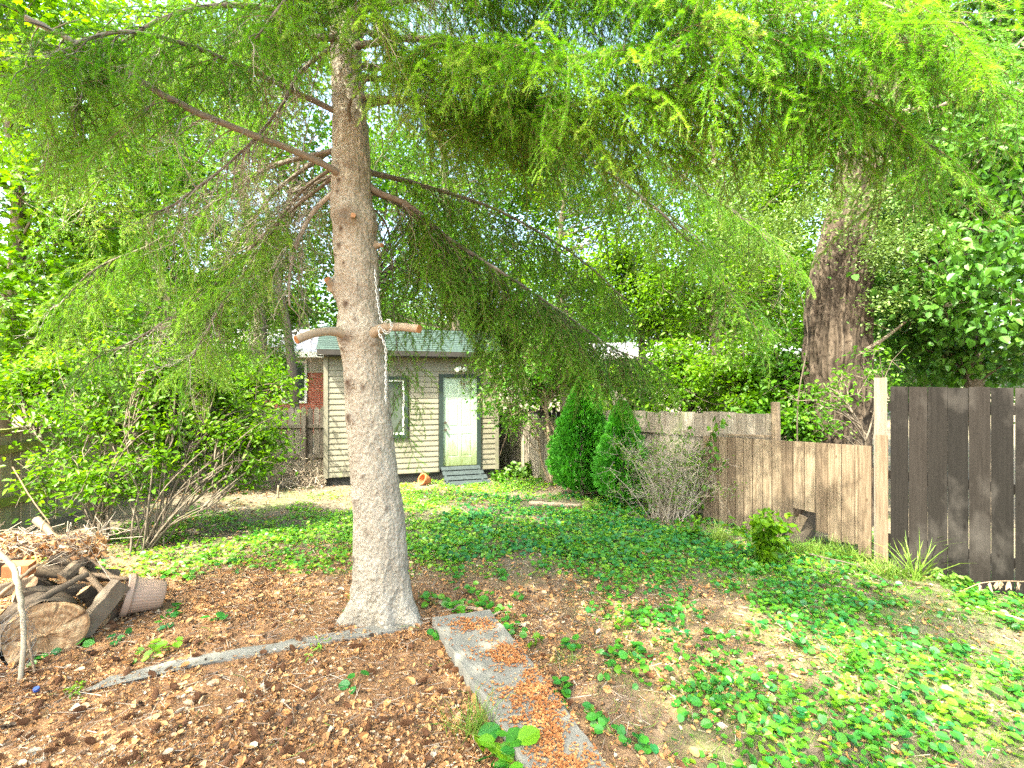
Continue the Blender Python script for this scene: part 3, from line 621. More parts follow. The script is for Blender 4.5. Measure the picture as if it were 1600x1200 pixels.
# ================================================================== HOUSES BEHIND
def brick(name, c1, c2, mo):
    m, t, N, L, b = nodes(name); mp = coords(N, L, (1, 1, 1), rot=(math.radians(90), 0, 0)); br = N.new('ShaderNodeTexBrick'); L.new(mp.outputs[0], br.inputs[0]); br.inputs['Scale'].default_value = 1
    br.inputs['Brick Width'].default_value = .22; br.inputs['Row Height'].default_value = .075; br.inputs['Mortar Size'].default_value = .01
    br.inputs['Color1'].default_value = (*c1, 1); br.inputs['Color2'].default_value = (*c2, 1); br.inputs['Mortar'].default_value = (*mo, 1)
    L.new(br.outputs[0], b.inputs['Base Color']); b.inputs['Roughness'].default_value = .9; return m
M['brick'] = brick('red_brick', (.30, .055, .03), (.36, .09, .05), (.3, .2, .16))
M['cream'] = flat_mat('cream_siding', (.34, .31, .26), .6, 4, .1)
M['roofgrey'] = flat_mat('grey_roof', (.22, .22, .24), .9, 30, .3)
def house(name, x, y, wid, dep, h, hl, mats, wins, label, rz=0, rise=2.2):
    o = thing(name, (x, y, -.12), label, 'house', rz=rz)
    a = Acc(); box(a, -wid / 2, wid / 2, 0, dep, 0, hl); build('lower_wall', a, mats[0], o)
    a = Acc(); box(a, -wid / 2 - .02, wid / 2 + .02, -.02, dep + .02, hl + .002, h)
    a.add([[-wid / 2, 0, h], [-wid / 2, dep, h], [-wid / 2, dep / 2, h + rise]], np.array([[0, 1, 2]])); a.add([[wid / 2, 0, h], [wid / 2, dep, h], [wid / 2, dep / 2, h + rise]], np.array([[0, 2, 1]])); build('upper_wall', a, mats[1], o)
    a = Acc(); e = .5
    for s in (0, 1):
        y0 = -e if s == 0 else dep + e; V = [[-wid / 2 - e, y0, h - .15], [wid / 2 + e, y0, h - .15], [wid / 2 + e, dep / 2, h + rise], [-wid / 2 - e, dep / 2, h + rise]]; V += [[p[0], p[1], p[2] + .12] for p in V]
        a.add(V, BOXF if s == 0 else BOXF[:, ::-1])
    rf_ = build('roof', a, mats[2], o); a = Acc(); box(a, -wid / 2 - e - .03, wid / 2 + e + .03, -e - .08, -e - .003, h - .26, h - .03); box(a, -wid / 2 - e, wid / 2 + e, -e, -.03, h - .27, h - .24); build('eave', a, M['white_vinyl'], rf_)
    for (wx, wz, ww, wh) in wins:
        f = Acc(); g = .09; box(f, wx - ww / 2 - g, wx + ww / 2 + g, -.06, .0, wz + wh, wz + wh + g); box(f, wx - ww / 2 - g, wx + ww / 2 + g, -.06, 0, wz - g, wz)
        box(f, wx - ww / 2 - g, wx - ww / 2, -.06, 0, wz, wz + wh); box(f, wx + ww / 2, wx + ww / 2 + g, -.06, 0, wz, wz + wh); box(f, wx - .03, wx + .03, -.055, 0, wz, wz + wh)
        fo = build('window', f, M['white_vinyl'], o); pn = Acc(); box(pn, wx - ww / 2, wx - .03, -.03, -.024, wz, wz + wh); box(pn, wx + .03, wx + ww / 2, -.03, -.024, wz, wz + wh); build('pane', pn, M['glass'], fo)
    return o
house('brick_house', -10.5, 20.5, 11, 7, 3.5, 2.6, (M['brick'], M['cream'], M['roofgrey']), [(1.2, 1.4, .9, 1.6), (3.6, 1.4, .9, 1.6), (-2, 1.4, 1, 1.6)],
      'red brick house with white window frames and pale upper storey, seen left of the shed', math.radians(6), 1.2)
house('cream_house', 8.6, 23, 9, 7, 3.6, .5, (M['brick'], M['cream'], M['roofgrey']), [(-2.6, 1.2, 1.2, 1.3), (1, 1.2, 1.2, 1.3)], 'cream house with a white eave glimpsed through leaves right of the pointed evergreen', math.radians(-8), .7)
#@@TREES
# ================================================================== SPRUCE
M['spruce_bark'] = None
m, t, N, L, b = nodes('spruce_trunk_bark'); a = attr(N); mp = coords(N, L, (1, 1, .75))
n1 = noise(N, L, mp, 5, 8, .7); n2_ = noise(N, L, mp, 55, 6, .7)
vo = N.new('ShaderNodeTexVoronoi'); L.new(mp.outputs[0], vo.inputs[0]); vo.inputs['Scale'].default_value = 38; vo.inputs['Randomness'].default_value = 1
r1 = ramp(N, [(.28, (.24, .20, .155)), (.5, (.36, .315, .25)), (.74, (.45, .405, .335))]); L.new(n1.outputs[0], r1.inputs[0])
r2 = ramp(N, [(.32, (.58, .52, .45)), (.54, (1, 1, 1))]); L.new(n2_.outputs[0], r2.inputs[0])
c = mixc(N, L, .8, r1.outputs[0], r2.outputs[0], 'MULTIPLY')
v2 = N.new('ShaderNodeTexVoronoi'); mpv = coords(N, L, (1, 1, 1.6)); L.new(mpv.outputs[0], v2.inputs[0]); v2.inputs['Scale'].default_value = 13
r4 = ramp(N, [(.06, (.22, .14, .09)), (.13, (1, 1, 1))]); L.new(v2.outputs['Distance'], r4.inputs[0]); c = mixc(N, L, .65, c, r4.outputs[0], 'MULTIPLY')
r3 = ramp(N, [(0, (0, 0, 0)), (1, (1, 1, 1))]); L.new(a.outputs['Fac'], r3.inputs[0]); c = mixc(N, L, r3.outputs[0], c, (.06, .032, .018))
L.new(c, b.inputs['Base Color']); b.inputs['Roughness'].default_value = .85; b.inputs['Specular IOR Level'].default_value = .2
ad = N.new('ShaderNodeMath'); ad.operation = 'ADD'; L.new(n2_.outputs[0], ad.inputs[0]); L.new(vo.outputs['Distance'], ad.inputs[1])
bump(N, L, ad.outputs[0], b, 1.0, .016); M['spruce_bark'] = m
TD = 4.17
prof = [(612, 1008, 80), (606, 985, 60), (601, 960, 50), (599, 930, 45), (597, 900, 42), (592, 800, 38), (580, 700, 34.5), (573, 600, 33), (563, 500, 31), (557, 400, 32.5), (550, 330, 31), (549, 250, 28.5), (547, 190, 26), (541, 100, 23), (536, 0, 20), (520, -300, 15), (505, -700, 8), (495, -1000, 2)]
pp = np.array([[*P(x, y, TD)] for x, y, r in prof]); pr = np.array([r / F * TD for _, _, r in prof])
tt = np.linspace(0, len(pp) - 1, 420); tt = np.concatenate([np.linspace(0, 14, 480), np.linspace(14.1, len(pp) - 1, 60)])
cpt = np.stack([np.interp(tt, np.arange(len(pp)), pp[:, q]) for q in range(3)], 1); crd = np.interp(tt, np.arange(len(pp)), pr)
K = 120; th = np.arange(K) * 2 * PI / K
kn = [(551, 338, .055, .032, .5), (584, 340, .05, .03, .2), (526, 447, .05, .045, .5), (555, 597, .03, .018, .9), (577, 603, .014, .004, .9), (556, 650, .03, .02, .9), (545, 545, .014, .005, .9), (563, 868, .018, .008, .8), (545, 361, .016, .005, .9), (541, 385, .018, .007, .9), (530, 398, .012, .005, .9), (548, 413, .012, .004, .9), (529, 418, .012, .004, .9), (551, 475, .022, .008, .9), (535, 493, .012, .004, .9), (565, 500, .01, .003, .8), (566, 784, .03, .014, .35), (537, 520, .06, .03, .0), (590, 521, .065, .035, .0), (540, 285, .014, .005, .9), (538, 302, .012, .004, .9), (620, 680, .02, .008, .3), (578, 740, .012, .004, .8), (612, 790, .014, .005, .7), (600, 700, .01, .003, .7)]
rr = np.repeat(crd[:, None], K, 1); V = cpt[:, None] + np.stack([np.cos(th)[None] * rr, np.sin(th)[None] * rr, 0 * rr], -1)
Vf = V.reshape(-1, 3); ctr = np.repeat(cpt, K, 0); out = unit(Vf - ctr); z = Vf[:, 2]
pl = fbm(Vf * [1, 1, .55], 34, 27, 2); dr = .012 * (fbm(Vf, 6, 21) - .5) + .008 * (fbm(Vf, 26, 22) - .5) + .0045 * np.clip((pl - .5) * 8, -1, 1)
ang = np.tile(th, len(cpt)); fl = np.exp(-np.clip(z, -.1, 9) / .16)
dr += fl * (.0 + .085 * np.cos(3 * (ang + .55)) ** 3 + .05 * np.cos(5 * ang + 1)) + .02 * np.exp(-z / .5) * (fbm(Vf, 16, 23) - .5) * 2
stain = np.zeros(len(Vf))
for (x, y, s, h, st) in kn:
    s *= 1.7; h *= 1.5; st = min(1, st * 1.1)
    cdepth = TD - np.interp(CZ + (600 - y) / F * TD, pp[::1, 2], pr) * .9
    ce = np.interp(CZ + (600 - y) / F * TD, pp[:, 2], pp[:, 0]); cx_ = (x - 800) / F * TD
    r0_ = np.interp(CZ + (600 - y) / F * TD, pp[:, 2], pr); off = np.clip(cx_ - ce, -r0_ * .98, r0_ * .98); q = np.array([ce + off, TD - math.sqrt(max(r0_ ** 2 - off ** 2, 1e-5)), CZ + (600 - y) / F * (TD - .1)])
    d2 = ((Vf - q) ** 2).sum(1); dr += h * np.exp(-d2 / (2 * (s * .8) ** 2)) - h * .5 * np.exp(-d2 / (2 * (s * .28) ** 2))
    dd = Vf - q; stain = np.maximum(stain, st * np.exp(-((dd[:, 0] ** 2 + dd[:, 1] ** 2) / (2 * (s * .55) ** 2) + np.where(dd[:, 2] > 0, dd[:, 2] ** 2 / (2 * (s * .35) ** 2), dd[:, 2] ** 2 / (2 * (s * .9) ** 2)))))
    # eyebrow crease
for (x, y) in ((540, 528), (590, 534)):
    q = P(x, y, TD - .16); dd = Vf - q; stain = np.maximum(stain, .75 * np.exp(-((dd[:, 0] ** 2 + dd[:, 1] ** 2) / (2 * .05 ** 2) + dd[:, 2] ** 2 / (2 * .035 ** 2))))
Vf = Vf + out * dr[:, None]; ta_ = Acc(); i = (np.arange(len(cpt) - 1) * K)[:, None]; j = np.arange(K)[None]
ta_.add(Vf, np.stack([i + j, i + (j + 1) % K, i + K + (j + 1) % K, i + K + j], -1).reshape(-1, 4), stain)
SO = np.array([pp[1][0], TD, 0.0])
spruce = thing('spruce_tree', SO, 'large spruce with bare pale trunk, cut branch stubs and drooping needle boughs', 'tree')
build('trunk', ta_, M['spruce_bark'], spruce, SO, True)
# cut stubs
def stub(pts, r, cap_v=.4):
    pts = catmull(pts, 6); a = Acc(); n = len(pts); rad = np.interp(np.linspace(0, 1, n), [0, .18, .4, 1], [r * 1.9, r * 1.2, r, r * .95]); tube(a, pts, rad, 16, .75, cap=False, wob=.06)
    o = build('branch_stub', a, M['limb_pale'], spruce, SO, True)
    e = pts[-1]; d = unit(pts[-1] - pts[-2]); a = Acc(); R = frames(d)[0][:, [1, 2, 0]]; lathe(a, [(r * .96, -.004), (r * .93, .003), (r * .5, .004), (.001, .002)], e, R, 16, cap_v); build('cut_end', a, M['cut_orange'], o, SO)
M['limb_pale'] = var_mat('stub_bark', [(.12, .075, .045), (.22, .16, .105), (.31, .25, .18)], .8, 22, .7, .7, .006)
M['cut_orange'] = var_mat('resinous_cut_wood', [(.17, .06, .02), (.30, .13, .05), (.38, .22, .12)], .6, 30, .6)
stub([P(548, 524, 4.08), P(520, 518, 3.95), P(490, 521, 3.82), P(463, 531, 3.72)], .034)
stub([P(578, 524, 4.08), P(600, 512, 3.95), P(628, 511, 3.84), P(655, 514, 3.76)], .034)
stub([P(552, 338, 4.0), P(552, 337, 3.92), P(552, 336, 3.88)], .020, .95)
stub([P(520, 448, 4.1), P(514, 440, 4.05), P(511, 436, 4.03)], .03, .3)
stub([P(588, 383, 4.15), P(594, 383, 4.13), P(597, 383, 4.12)], .02, .6)
M['deadtwig'] = var_mat('dead_twigs', [(.16, .11, .08), (.30, .24, .18), (.44, .38, .31)], .9, 60, .3)

def limb(pts, r0, sec=.7, t0=.15, dens=1.0, pend=.9, dead=.15, fine=True, r1=.006, secstep=.14, wv=.4, stampstep=.075, dead0=0.0, deadlen=1.0):
    path = catmull(pts, 7); n = len(path); seg = np.linalg.norm(np.diff(path, axis=0), axis=1); cum = np.concatenate([[0], np.cumsum(seg)]); Lt = cum[-1]
    wood = Acc(); fol = Acc(); deadA = Acc()
    kk = path + rng.normal(0, r0 * .12, path.shape) * np.linspace(0, 1, n)[:, None]
    tube(wood, kk, r0 + (r1 - r0) * np.linspace(0, 1, n) ** .8, 10 if r0 > .02 else 6, wv, wob=.12)
    SP = []; SD_ = []; side = 1; s = max(dead0, .12) * Lt
    while s < Lt:
        f = s / Lt; p = np.array([np.interp(s, cum, path[:, q]) for q in range(3)]); i = min(np.searchsorted(cum, s), n - 1); tg = unit(path[i] - path[i - 1])
        lat = unit(np.cross(tg, [0, 0, 1])) * side; live = (f > t0) and rng.random() > dead
        ll = sec * (1 - .5 * f) * rng.uniform(.55, 1.1) * (1 if live else .8 * deadlen); d = unit(lat * rng.uniform(.6, 1) + tg * rng.uniform(.35, .8) + np.array([0, 0, -rng.uniform(.05, .7) * pend]))
        m_ = 6; u = np.linspace(0, 1, m_)[:, None]; sp = p + d * ll * u + np.array([0, 0, -1]) * (ll * .45 * pend) * u ** 2 + rng.normal(0, .012, (m_, 3)) * u
        if live:
            tube(wood, sp, np.linspace(.005, .0018, m_) * (.6 + r0 * 14), 4, .1, cap=False)
            if rng.random() < dens:
                q = .04
                while q < ll:
                    uu = q / ll; k = min(int(uu * (m_ - 1)), m_ - 2); fp = uu * (m_ - 1) - k; b_ = sp[k] * (1 - fp) + sp[k + 1] * fp; st_ = unit(sp[k + 1] - sp[k]); l2 = unit(np.cross(st_, [0, 0, 1])) * (1 if rng.random() < .5 else -1)
                    SP.append(b_); SD_.append(unit(st_ * .55 + l2 * rng.uniform(.2, 1.1) + np.array([0, 0, -pend * rng.uniform(-.25, 1.15)]))); q += stampstep * rng.uniform(.7, 1.4)
                SP.append(sp[-1]); SD_.append(unit(sp[-1] - sp[-2]))
        else:
            tube(wood, sp, np.linspace(.005, .0022, m_), 4, rng.uniform(.45, 1), cap=False)
            for q in range(int(2 + ll * 6)):
                k = rng.integers(1, m_); T_ = DB[rng.integers(0, 4)]; dd = unit(unit(sp[k] - sp[k - 1]) * .5 + rng.normal(0, .5, 3) + [0, 0, -.7 * pend]); wood.stamp(T_, frames(dd, rng.normal(0, 1, 3)) * rng.uniform(.5, 1.1), sp[k][None], np.array([rng.uniform(.5, 1.2)]))
        side = -side; s += .74 * secstep * rng.uniform(.6, 1.4) * (1 if live or f < t0 else .7)
    o = build('branch', wood, M['limb'], spruce, SO, True)
    if SP:
        SP = np.array(SP); SD_ = np.array(SD_); size = rng.integers(0, 3, len(SP)); var = rng.integers(0, 4, len(SP)); wt = Acc()
        cl = .14 + .70 * vnoise(SP, 2.2, 5) + rng.uniform(-.15, .15, len(SP))
        for z_ in range(3):
            for v_ in range(4):
                mk = (size == z_) & (var == v_)
                if mk.sum() == 0: continue
                up = unit(np.array([0, 0, 1.]) + rng.normal(0, .35, (mk.sum(), 3))); R = frames(SD_[mk], up) * rng.uniform(.75, 1.15, mk.sum())[:, None, None]
                (nv, nf, nt_), (sv, sf) = BR[(z_, fine)][v_]; fol.stamp((nv, nf), R, SP[mk], cl[mk], nt_); wt.stamp((sv, sf), R, SP[mk], np.full(mk.sum(), .35))
        build('needle_foliage', fol, M['needle'], o, SO); build('twig_wood', wt, M['twig'], o, SO)
    return len(SP)
cnt = 0
TR = lambda y: P(np.interp(y, [p[1] for p in prof[::-1]], [p[0] for p in prof[::-1]]), y, TD)
# long bare limb to the upper left
cnt += limb([P(535, 280, 4.12), P(520, 265, 4.0), P(470, 240, 3.85), P(400, 213, 3.7), P(300, 172, 3.45), P(200, 115, 3.2), P(130, 72, 3.05), P(40, 28, 2.9)], .033, .6, .5, .75, 1.0, .55, r1=.018, wv=.55, secstep=.11, dead0=.25)
cnt += limb([TR(185), P(460, 143, 4.0), P(380, 105, 3.7), P(285, 68, 3.4), P(180, 50, 3.1), P(90, 90, 2.95), P(40, 170, 2.9)], .028, .75, .3, 1, .8, .2, secstep=.12)
cnt += limb([TR(40), P(400, 10, 3.8), P(280, 20, 3.5), P(160, 90, 3.3), P(110, 190, 3.2)], .028, .7, .25, 1, .8, .15, secstep=.12)
cnt += limb([TR(60), P(470, 112, 4.0), P(440, 165, 3.9), P(385, 230, 3.8), P(300, 300, 3.7), P(235, 340, 3.6)], .02, .6, .35, .9, 1.0, .7, deadlen=1.1, secstep=.10)
cnt += limb([P(535, 290, 4.15), P(492, 328, 4.2), P(464, 380, 4.2), P(453, 430, 4.22), P(452, 478, 4.25)], .026, .5, .3, .5, .8, .9, r1=.008, wv=.85, secstep=.1)
cnt += limb([TR(230), P(420, 262, 4.5), P(330, 320, 4.7), P(240, 380, 4.6), P(150, 420, 4.4), P(90, 480, 4.3)], .026, .8, .25, 1, .8, .25, secstep=.11)
cnt += limb([TR(215), P(430, 300, 5.0), P(360, 400, 5.2), P(330, 470, 5.2), P(320, 520, 5.1)], .024, .6, .4, 1, .9, .5, secstep=.09)
cnt += limb([TR(260), P(480, 300, 5.0), P(440, 380, 5.6), P(420, 460, 5.9), P(400, 520, 6.0)], .022, .6, .1, 1, .9, .75, deadlen=1.2, secstep=.08)
# drooping boughs to the right
cnt += limb([P(558, 275, 4.15), P(590, 300, 4.2), P(640, 322, 4.3), P(700, 372, 4.45), P(790, 430, 4.6), P(880, 490, 4.8), P(960, 545, 5.0), P(1008, 560, 5.1)], .036, .60, .12, 1, 1.1, .06, secstep=.055, stampstep=.065)
cnt += limb([P(558, 290, 4.2), P(640, 330, 4.6), P(710, 410, 4.9), P(770, 480, 5.1), P(800, 540, 5.2)], .028, .7, .15, 1, 1.5, .15, secstep=.085)
cnt += limb([P(558, 265, 4.2), P(660, 290, 4.9), P(780, 330, 5.4), P(900, 400, 5.7), P(980, 470, 5.8)], .03, .85, .1, 1, 1.4, .1, secstep=.1)
cnt += limb([TR(300), P(600, 345, 4.5), P(612, 400, 4.6), P(614, 460, 4.6), P(618, 520, 4.55), P(626, 590, 4.5), P(632, 650, 4.5)], .010, .36, .35, 1, .8, .1, r1=.003, secstep=.13, stampstep=.10)
# upper right boughs
cnt += limb([TR(75), P(640, 60, 3.9), P(720, 72, 3.6), P(850, 88, 3.2), P(960, 86, 2.95), P(1070, 74, 2.75), P(1200, 60, 2.6), P(1350, 80, 2.5), P(1500, 115, 2.45)], .03, .66, .2, 1, .55, .04, secstep=.075, stampstep=.065)
cnt += limb([TR(150), P(680, 160, 4.0), P(800, 165, 3.7), P(930, 160, 3.3), P(1080, 130, 3.0), P(1220, 120, 2.8), P(1340, 160, 2.7), P(1420, 230, 2.65)], .028, .68, .15, 1, .6, .05, secstep=.085, stampstep=.065)
cnt += limb([TR(-40), P(760, -60, 3.6), P(960, -70, 3.0), P(1130, -40, 2.6), P(1290, -20, 2.4), P(1440, 30, 2.3)], .026, .62, .25, 1, .6, .04, secstep=.08, stampstep=.07)
cnt += limb([TR(20), P(700, -10, 3.8), P(860, -20, 3.4), P(1000, 10, 3.1), P(1150, 20, 2.9), P(1300, 10, 2.8), P(1450, 30, 2.75)], .028, .65, .2, 1, .5, .05, secstep=.12, stampstep=.08)
cnt += limb([TR(165), P(660, 158, 4.4), P(800, 190, 4.6), P(920, 250, 4.7), P(1030, 330, 4.8), P(1110, 420, 4.9), P(1170, 500, 5.0)], .03, .8, .12, 1, .8, .1, secstep=.18, stampstep=.08)
cnt += limb([TR(120), P(680, 130, 4.7), P(830, 150, 5.1), P(980, 220, 5.3), P(1130, 320, 5.4), P(1230, 400, 5.4)], .028, .85, .12, 1, .8, .1, secstep=.14, stampstep=.08)
cnt += limb([P(548, 190, 4.05), P(545, 165, 3.95), P(560, 140, 3.9), P(590, 110, 3.8), P(640, 80, 3.6), P(700, 110, 3.4)], .018, .5, .35, 1, .9, .1, secstep=.1)
cnt += limb([TR(-90), P(545, -70, 3.8), P(560, -30, 3.5), P(585, 10, 3.3), P(610, 60, 3.25)], .02, .4, .15, 1, .7, .05, secstep=.07)
cnt += limb([TR(-60), P(500, -60, 3.7), P(470, -30, 3.4), P(430, 20, 3.2), P(400, 60, 3.15)], .02, .4, .15, 1, .7, .05, secstep=.08)
cnt += limb([TR(245), P(470, 300, 4.3), P(400, 400, 4.25), P(345, 480, 4.2), P(300, 560, 4.15)], .02, .55, .3, .9, .7, .4, secstep=.09)
cnt += limb([TR(255), P(430, 350, 4.6), P(330, 450, 4.6), P(230, 520, 4.5), P(150, 560, 4.4)], .02, .6, .35, .9, .6, .4, secstep=.10)
print('manual stamps', cnt)
# crown above and behind
for q in range(36):
    z0 = 4.75 + q * .15; az = q * 2.399963 + .4; Lm = 3.9 - (z0 - 4.75) * .36
    d = np.array([math.cos(az), math.sin(az), 0]); base = np.array([np.interp(z0, cpt[:, 2], cpt[:, 0]), TD, z0])
    if d[1] < -.55: Lm *= .8
    if d[0] * -.67 + d[1] * -.74 > .45 and z0 < 8.4: continue
    pts = [base + d * Lm * u + np.array([0, 0, .35 * Lm * u - .62 * Lm * u * u]) + np.array([-d[1], d[0], 0]) * .15 * math.sin(3 * u + q) for u in (0, .2, .4, .6, .8, 1)]
    tip = pts[-1]; vis = tip[1] > .6 and (CZ + 600 / F * tip[1]) > tip[2] - .8
    cnt += limb(pts, .03, .85 if not vis else .8, .12, 1, .75, .1, fine=bool(vis and tip[1] < 5.5), secstep=.13 if vis else .16, stampstep=.075 if vis else .1)
print('stamps', cnt)

# ================================================================== DECIDUOUS
def furrow_trunk(acc, pts, rad, K=90, rows=160, amp=.03, a=.5, freq=16, seed=1, extra=None):
    pts = catmull(pts, 8); n = len(pts); s = np.linspace(0, n - 1, rows); c = np.stack([np.interp(s, np.arange(n), pts[:, q]) for q in range(3)], 1)
    r = np.interp(np.linspace(0, 1, rows), np.linspace(0, 1, len(rad)), rad); th = np.arange(K) * 2 * PI / K
    tt_, hh = np.meshgrid(th, c[:, 2]); V = c[:, None] + r[:, None, None] * np.stack([np.cos(tt_), np.sin(tt_), 0 * tt_], -1)
    q = np.stack([np.cos(tt_).ravel() * freq * .35, np.sin(tt_).ravel() * freq * .35, hh.ravel() * 1.6], 1)
    q[:, :2] += .6 * (np.stack([fbm(q * [.3, .3, 1], 1.3, seed + 5), fbm(q * [.3, .3, 1], 1.3, seed + 6)], 1) - .5) * 2
    rid = np.abs(fbm(q, 1.0, seed, 3) - .5) * 2; dr = amp * (np.clip(rid * 2.6, 0, 1) - .6) + amp * .5 * (fbm(V.reshape(-1, 3), 3, seed + 2) - .5)
    out = unit(V.reshape(-1, 3) - np.repeat(c, K, 0)); Vf = V.reshape(-1, 3) + out * dr[:, None]
    av = np.full(len(Vf), a) + .25 * np.clip(rid * 2.6, 0, 1) - .12
    if extra: Vf, av = extra(Vf, av, out)
    i = (np.arange(rows - 1) * K)[:, None]; j = np.arange(K)[None]; acc.add(Vf, np.stack([i + j, i + (j + 1) % K, i + K + (j + 1) % K, i + K + j], -1).reshape(-1, 4), av)
def crown_pts(blobs, nclump, per, spread, shell=.45):
    vol = np.array([b[3] * b[4] * b[5] for b in blobs], float) ** .67; ch = rng.choice(len(blobs), nclump, p=vol / vol.sum()); B = np.array(blobs, float)[ch]
    d = unit(rng.normal(0, 1, (nclump, 3))); u = rng.random(nclump) ** shell
    c = B[:, :3] + d * B[:, 3:6] * u[:, None] + rng.normal(0, .12, (nclump, 3)); cv = rng.random(nclump)
    idx = np.repeat(np.arange(nclump), per); sp = spread * rng.uniform(.6, 1.4, nclump)
    pos = c[idx] + rng.normal(0, 1, (len(idx), 3)) * sp[idx][:, None] * [1, 1, .55]
    return c, pos, np.clip(.55 * cv[idx] + .45 * rng.random(len(idx)), 0, 1)
def B(px, py, d, rw, rd=None, rh=None): p = P(px, py, d); return (p[0], p[1], p[2], rw, rd or rw, rh or rw)
def tree(name, label, cat, base, trunks, blobs, leaf, size, mat, nclump, per, spread=.28, tw=True, bark='greybark', group=None, limb_r=.02, roll=.6, pitch=(-.9, .3), fur=False, shell=.45, wv=.5):
    base = np.array([base[0], base[1], float(gz(base[0], base[1]))]); o = thing(name, base, label, cat, group); ta = Acc(); nodes_ = []
    for (pts, rad) in trunks:
        pts = np.array([p if len(p) == 3 else (*p, 0) for p in pts], float)
        if fur: furrow_trunk(ta, pts, rad, 72, 120, .022, wv)
        else:
            pc = catmull(pts, 6); tube(ta, pc + rng.normal(0, rad[0] * .1, pc.shape) * np.minimum(1, np.arange(len(pc)) / 3)[:, None], np.interp(np.linspace(0, 1, len(pc)), np.linspace(0, 1, len(rad)), rad), 10, wv, wob=.15)
        nodes_.append(catmull(pts, 6))
    NP = np.concatenate(nodes_); c, pos, vv = crown_pts(blobs, nclump, per, spread, shell)
    if tw:
        for k in range(min(nclump, 170)):
            d_ = np.linalg.norm(NP - c[k], axis=1) + np.maximum(0, NP[:, 2] - c[k][2] + .3) * 3 + rng.random(len(NP)) * .5; q = NP[np.argmin(d_)]; D = np.linalg.norm(c[k] - q)
            if D < .15: continue
            mid = q * .5 + c[k] * .5 + rng.normal(0, .07, 3) * D + [0, 0, .10 * D]; pth = catmull([q, mid, c[k]], 4); r_ = min(limb_r, .006 + .008 * D)
            tube(ta, pth, np.linspace(r_, .004, len(pth)), 5, wv, cap=False)
            e = c[k] + rng.normal(0, spread, (5, 3)); sticks(ta, np.repeat(c[k][None], 5, 0), e, .004, .002, wv)
    build('trunk', ta, M[bark], o, base, True); la = Acc(); pos = pos[pos[:, 2] > gz(pos[:, 0], pos[:, 1]) + .03]; vv = vv[:len(pos)]
    scatter_leaves(la, leaf, pos, size, vv, pitch, roll); build('crown', la, M[mat], o, base); return o
def straight(px0, py0, d, px1, py1, n=4, d1=None):
    a_ = P(px0, py0, d); b_ = P(px1, py1, d1 or d); a_[2] = min(a_[2], 0)
    return [a_ + (b_ - a_) * u + np.array([.1 * math.sin(5 * u + px0), 0, 0]) * (u > 0) for u in np.linspace(0, 1, n)]
# far tree line
far = [(-21, 31, 10, 'bright'), (-15.5, 29, 11, 'mid'), (-9, 33, 12, 'bright'), (-3.5, 28, 10, 'mid'), (2, 31, 11, 'bright'), (7.5, 34, 12, 'lime'), (14, 30, 11, 'bright'), (20, 29, 12, 'mid'), (27, 33, 12, 'bright'), (-28, 33, 12, 'mid')]
flab = ['far broad tree beyond the left houses', 'far dark rounded tree behind the brick house', 'far tall tree over the brick house roof', 'far dark tree just left above the shed', 'far tree behind the shed and its right corner', 'far yellow-green tree above the cream house', 'far tree right of the cream house', 'far dark tree behind the furrowed trunk', 'far tree at the right edge over the dark fence', 'farthest tree at the left edge']
for k, (x, y, h, mt) in enumerate(far):
    bl = [(x, y, h * .55, 3.6, 3, h * .36), (x - 2, y, h * .4, 2.4, 2.2, 2.6), (x + 2.1, y - .5, h * .45, 2.4, 2.2, 2.8), (x, y, 2, 3, 2, 2)]
    h *= 1.25; tree('background_tree', flab[k], 'tree', (x, y), [([(x, y, -.1), (x + .2, y, h * .3), (x, y, h * .75)], [.3, .22, .08])], bl, LEAF, .30, mt, 170, 55, .55, True, group='far trees beyond the houses')
# left back trees
tree('maple_tree', 'bright maple filling the upper left corner beyond the left fence', 'tree', (-9.6, 9), [([(-9.6, 9, -.1), (-9.5, 9, 2), (-9.2, 9, 5), (-9.4, 9, 7)], [.22, .18, .12, .05])],
     [B(20, 330, 8.6, 1.7, 1.5, 1.5), B(90, 160, 9, 1.8, 1.6, 1.6), B(-20, 40, 9, 2, 1.5, 1.5), B(60, 480, 8.6, 1.3, 1.2, .9), B(190, 60, 10, 1.6), B(170, 330, 10, 1.2, 1.2, 1.6)], LOBED, .15, 'lime', 260, 52, .33)
tree('maple_tree', 'dark-trunked tree straight behind the left picket fence', 'tree', (P(408, 700, 13.6)[0], 13.6), [(straight(412, 745, 13.6, 396, 420) + [P(372, 260, 13.6), P(345, 120, 13.6)], [.26, .22, .18, .16, .13, .07]), ([P(400, 470, 13.6), P(430, 380, 13.4), P(470, 250, 13.2)], [.13, .10, .05])],
     [B(330, 120, 13.5, 2.4, 2, 2), B(440, 250, 13.5, 1.7, 1.5, 1.5), B(250, 250, 13.5, 1.8, 1.6, 1.6), B(470, 60, 13.5, 2, 1.6, 1.6), B(340, 350, 13.8, 1.0, 1, .7), B(480, 420, 13.8, .9, .8, .7)], LOBED, .17, 'bright', 230, 50, .36, wv=.2)
tree('leaning_tree', 'slim leaning tree with forked stems behind the brush pile', 'tree', (P(330, 700, 11.8)[0] + .2, 13.1), [([P(340, 750, 13.1), P(300, 560, 13.1), P(240, 400, 13.1), P(235, 300, 13.1)], [.16, .13, .10, .06]), ([P(462, 740, 13.4), P(455, 560, 13.2), P(428, 400, 13.2), P(412, 300, 13.1)], [.13, .11, .09, .05])],
     [B(210, 480, 13, 1.5, 1.2, 1.2), B(260, 600, 13, 1.6, 1.2, .9), B(330, 560, 13.2, 1.2, 1, .8), B(150, 560, 12.5, 1.6, 1.2, 1.0)], LEAF, .13, 'bright', 120, 50, .34, wv=.25)
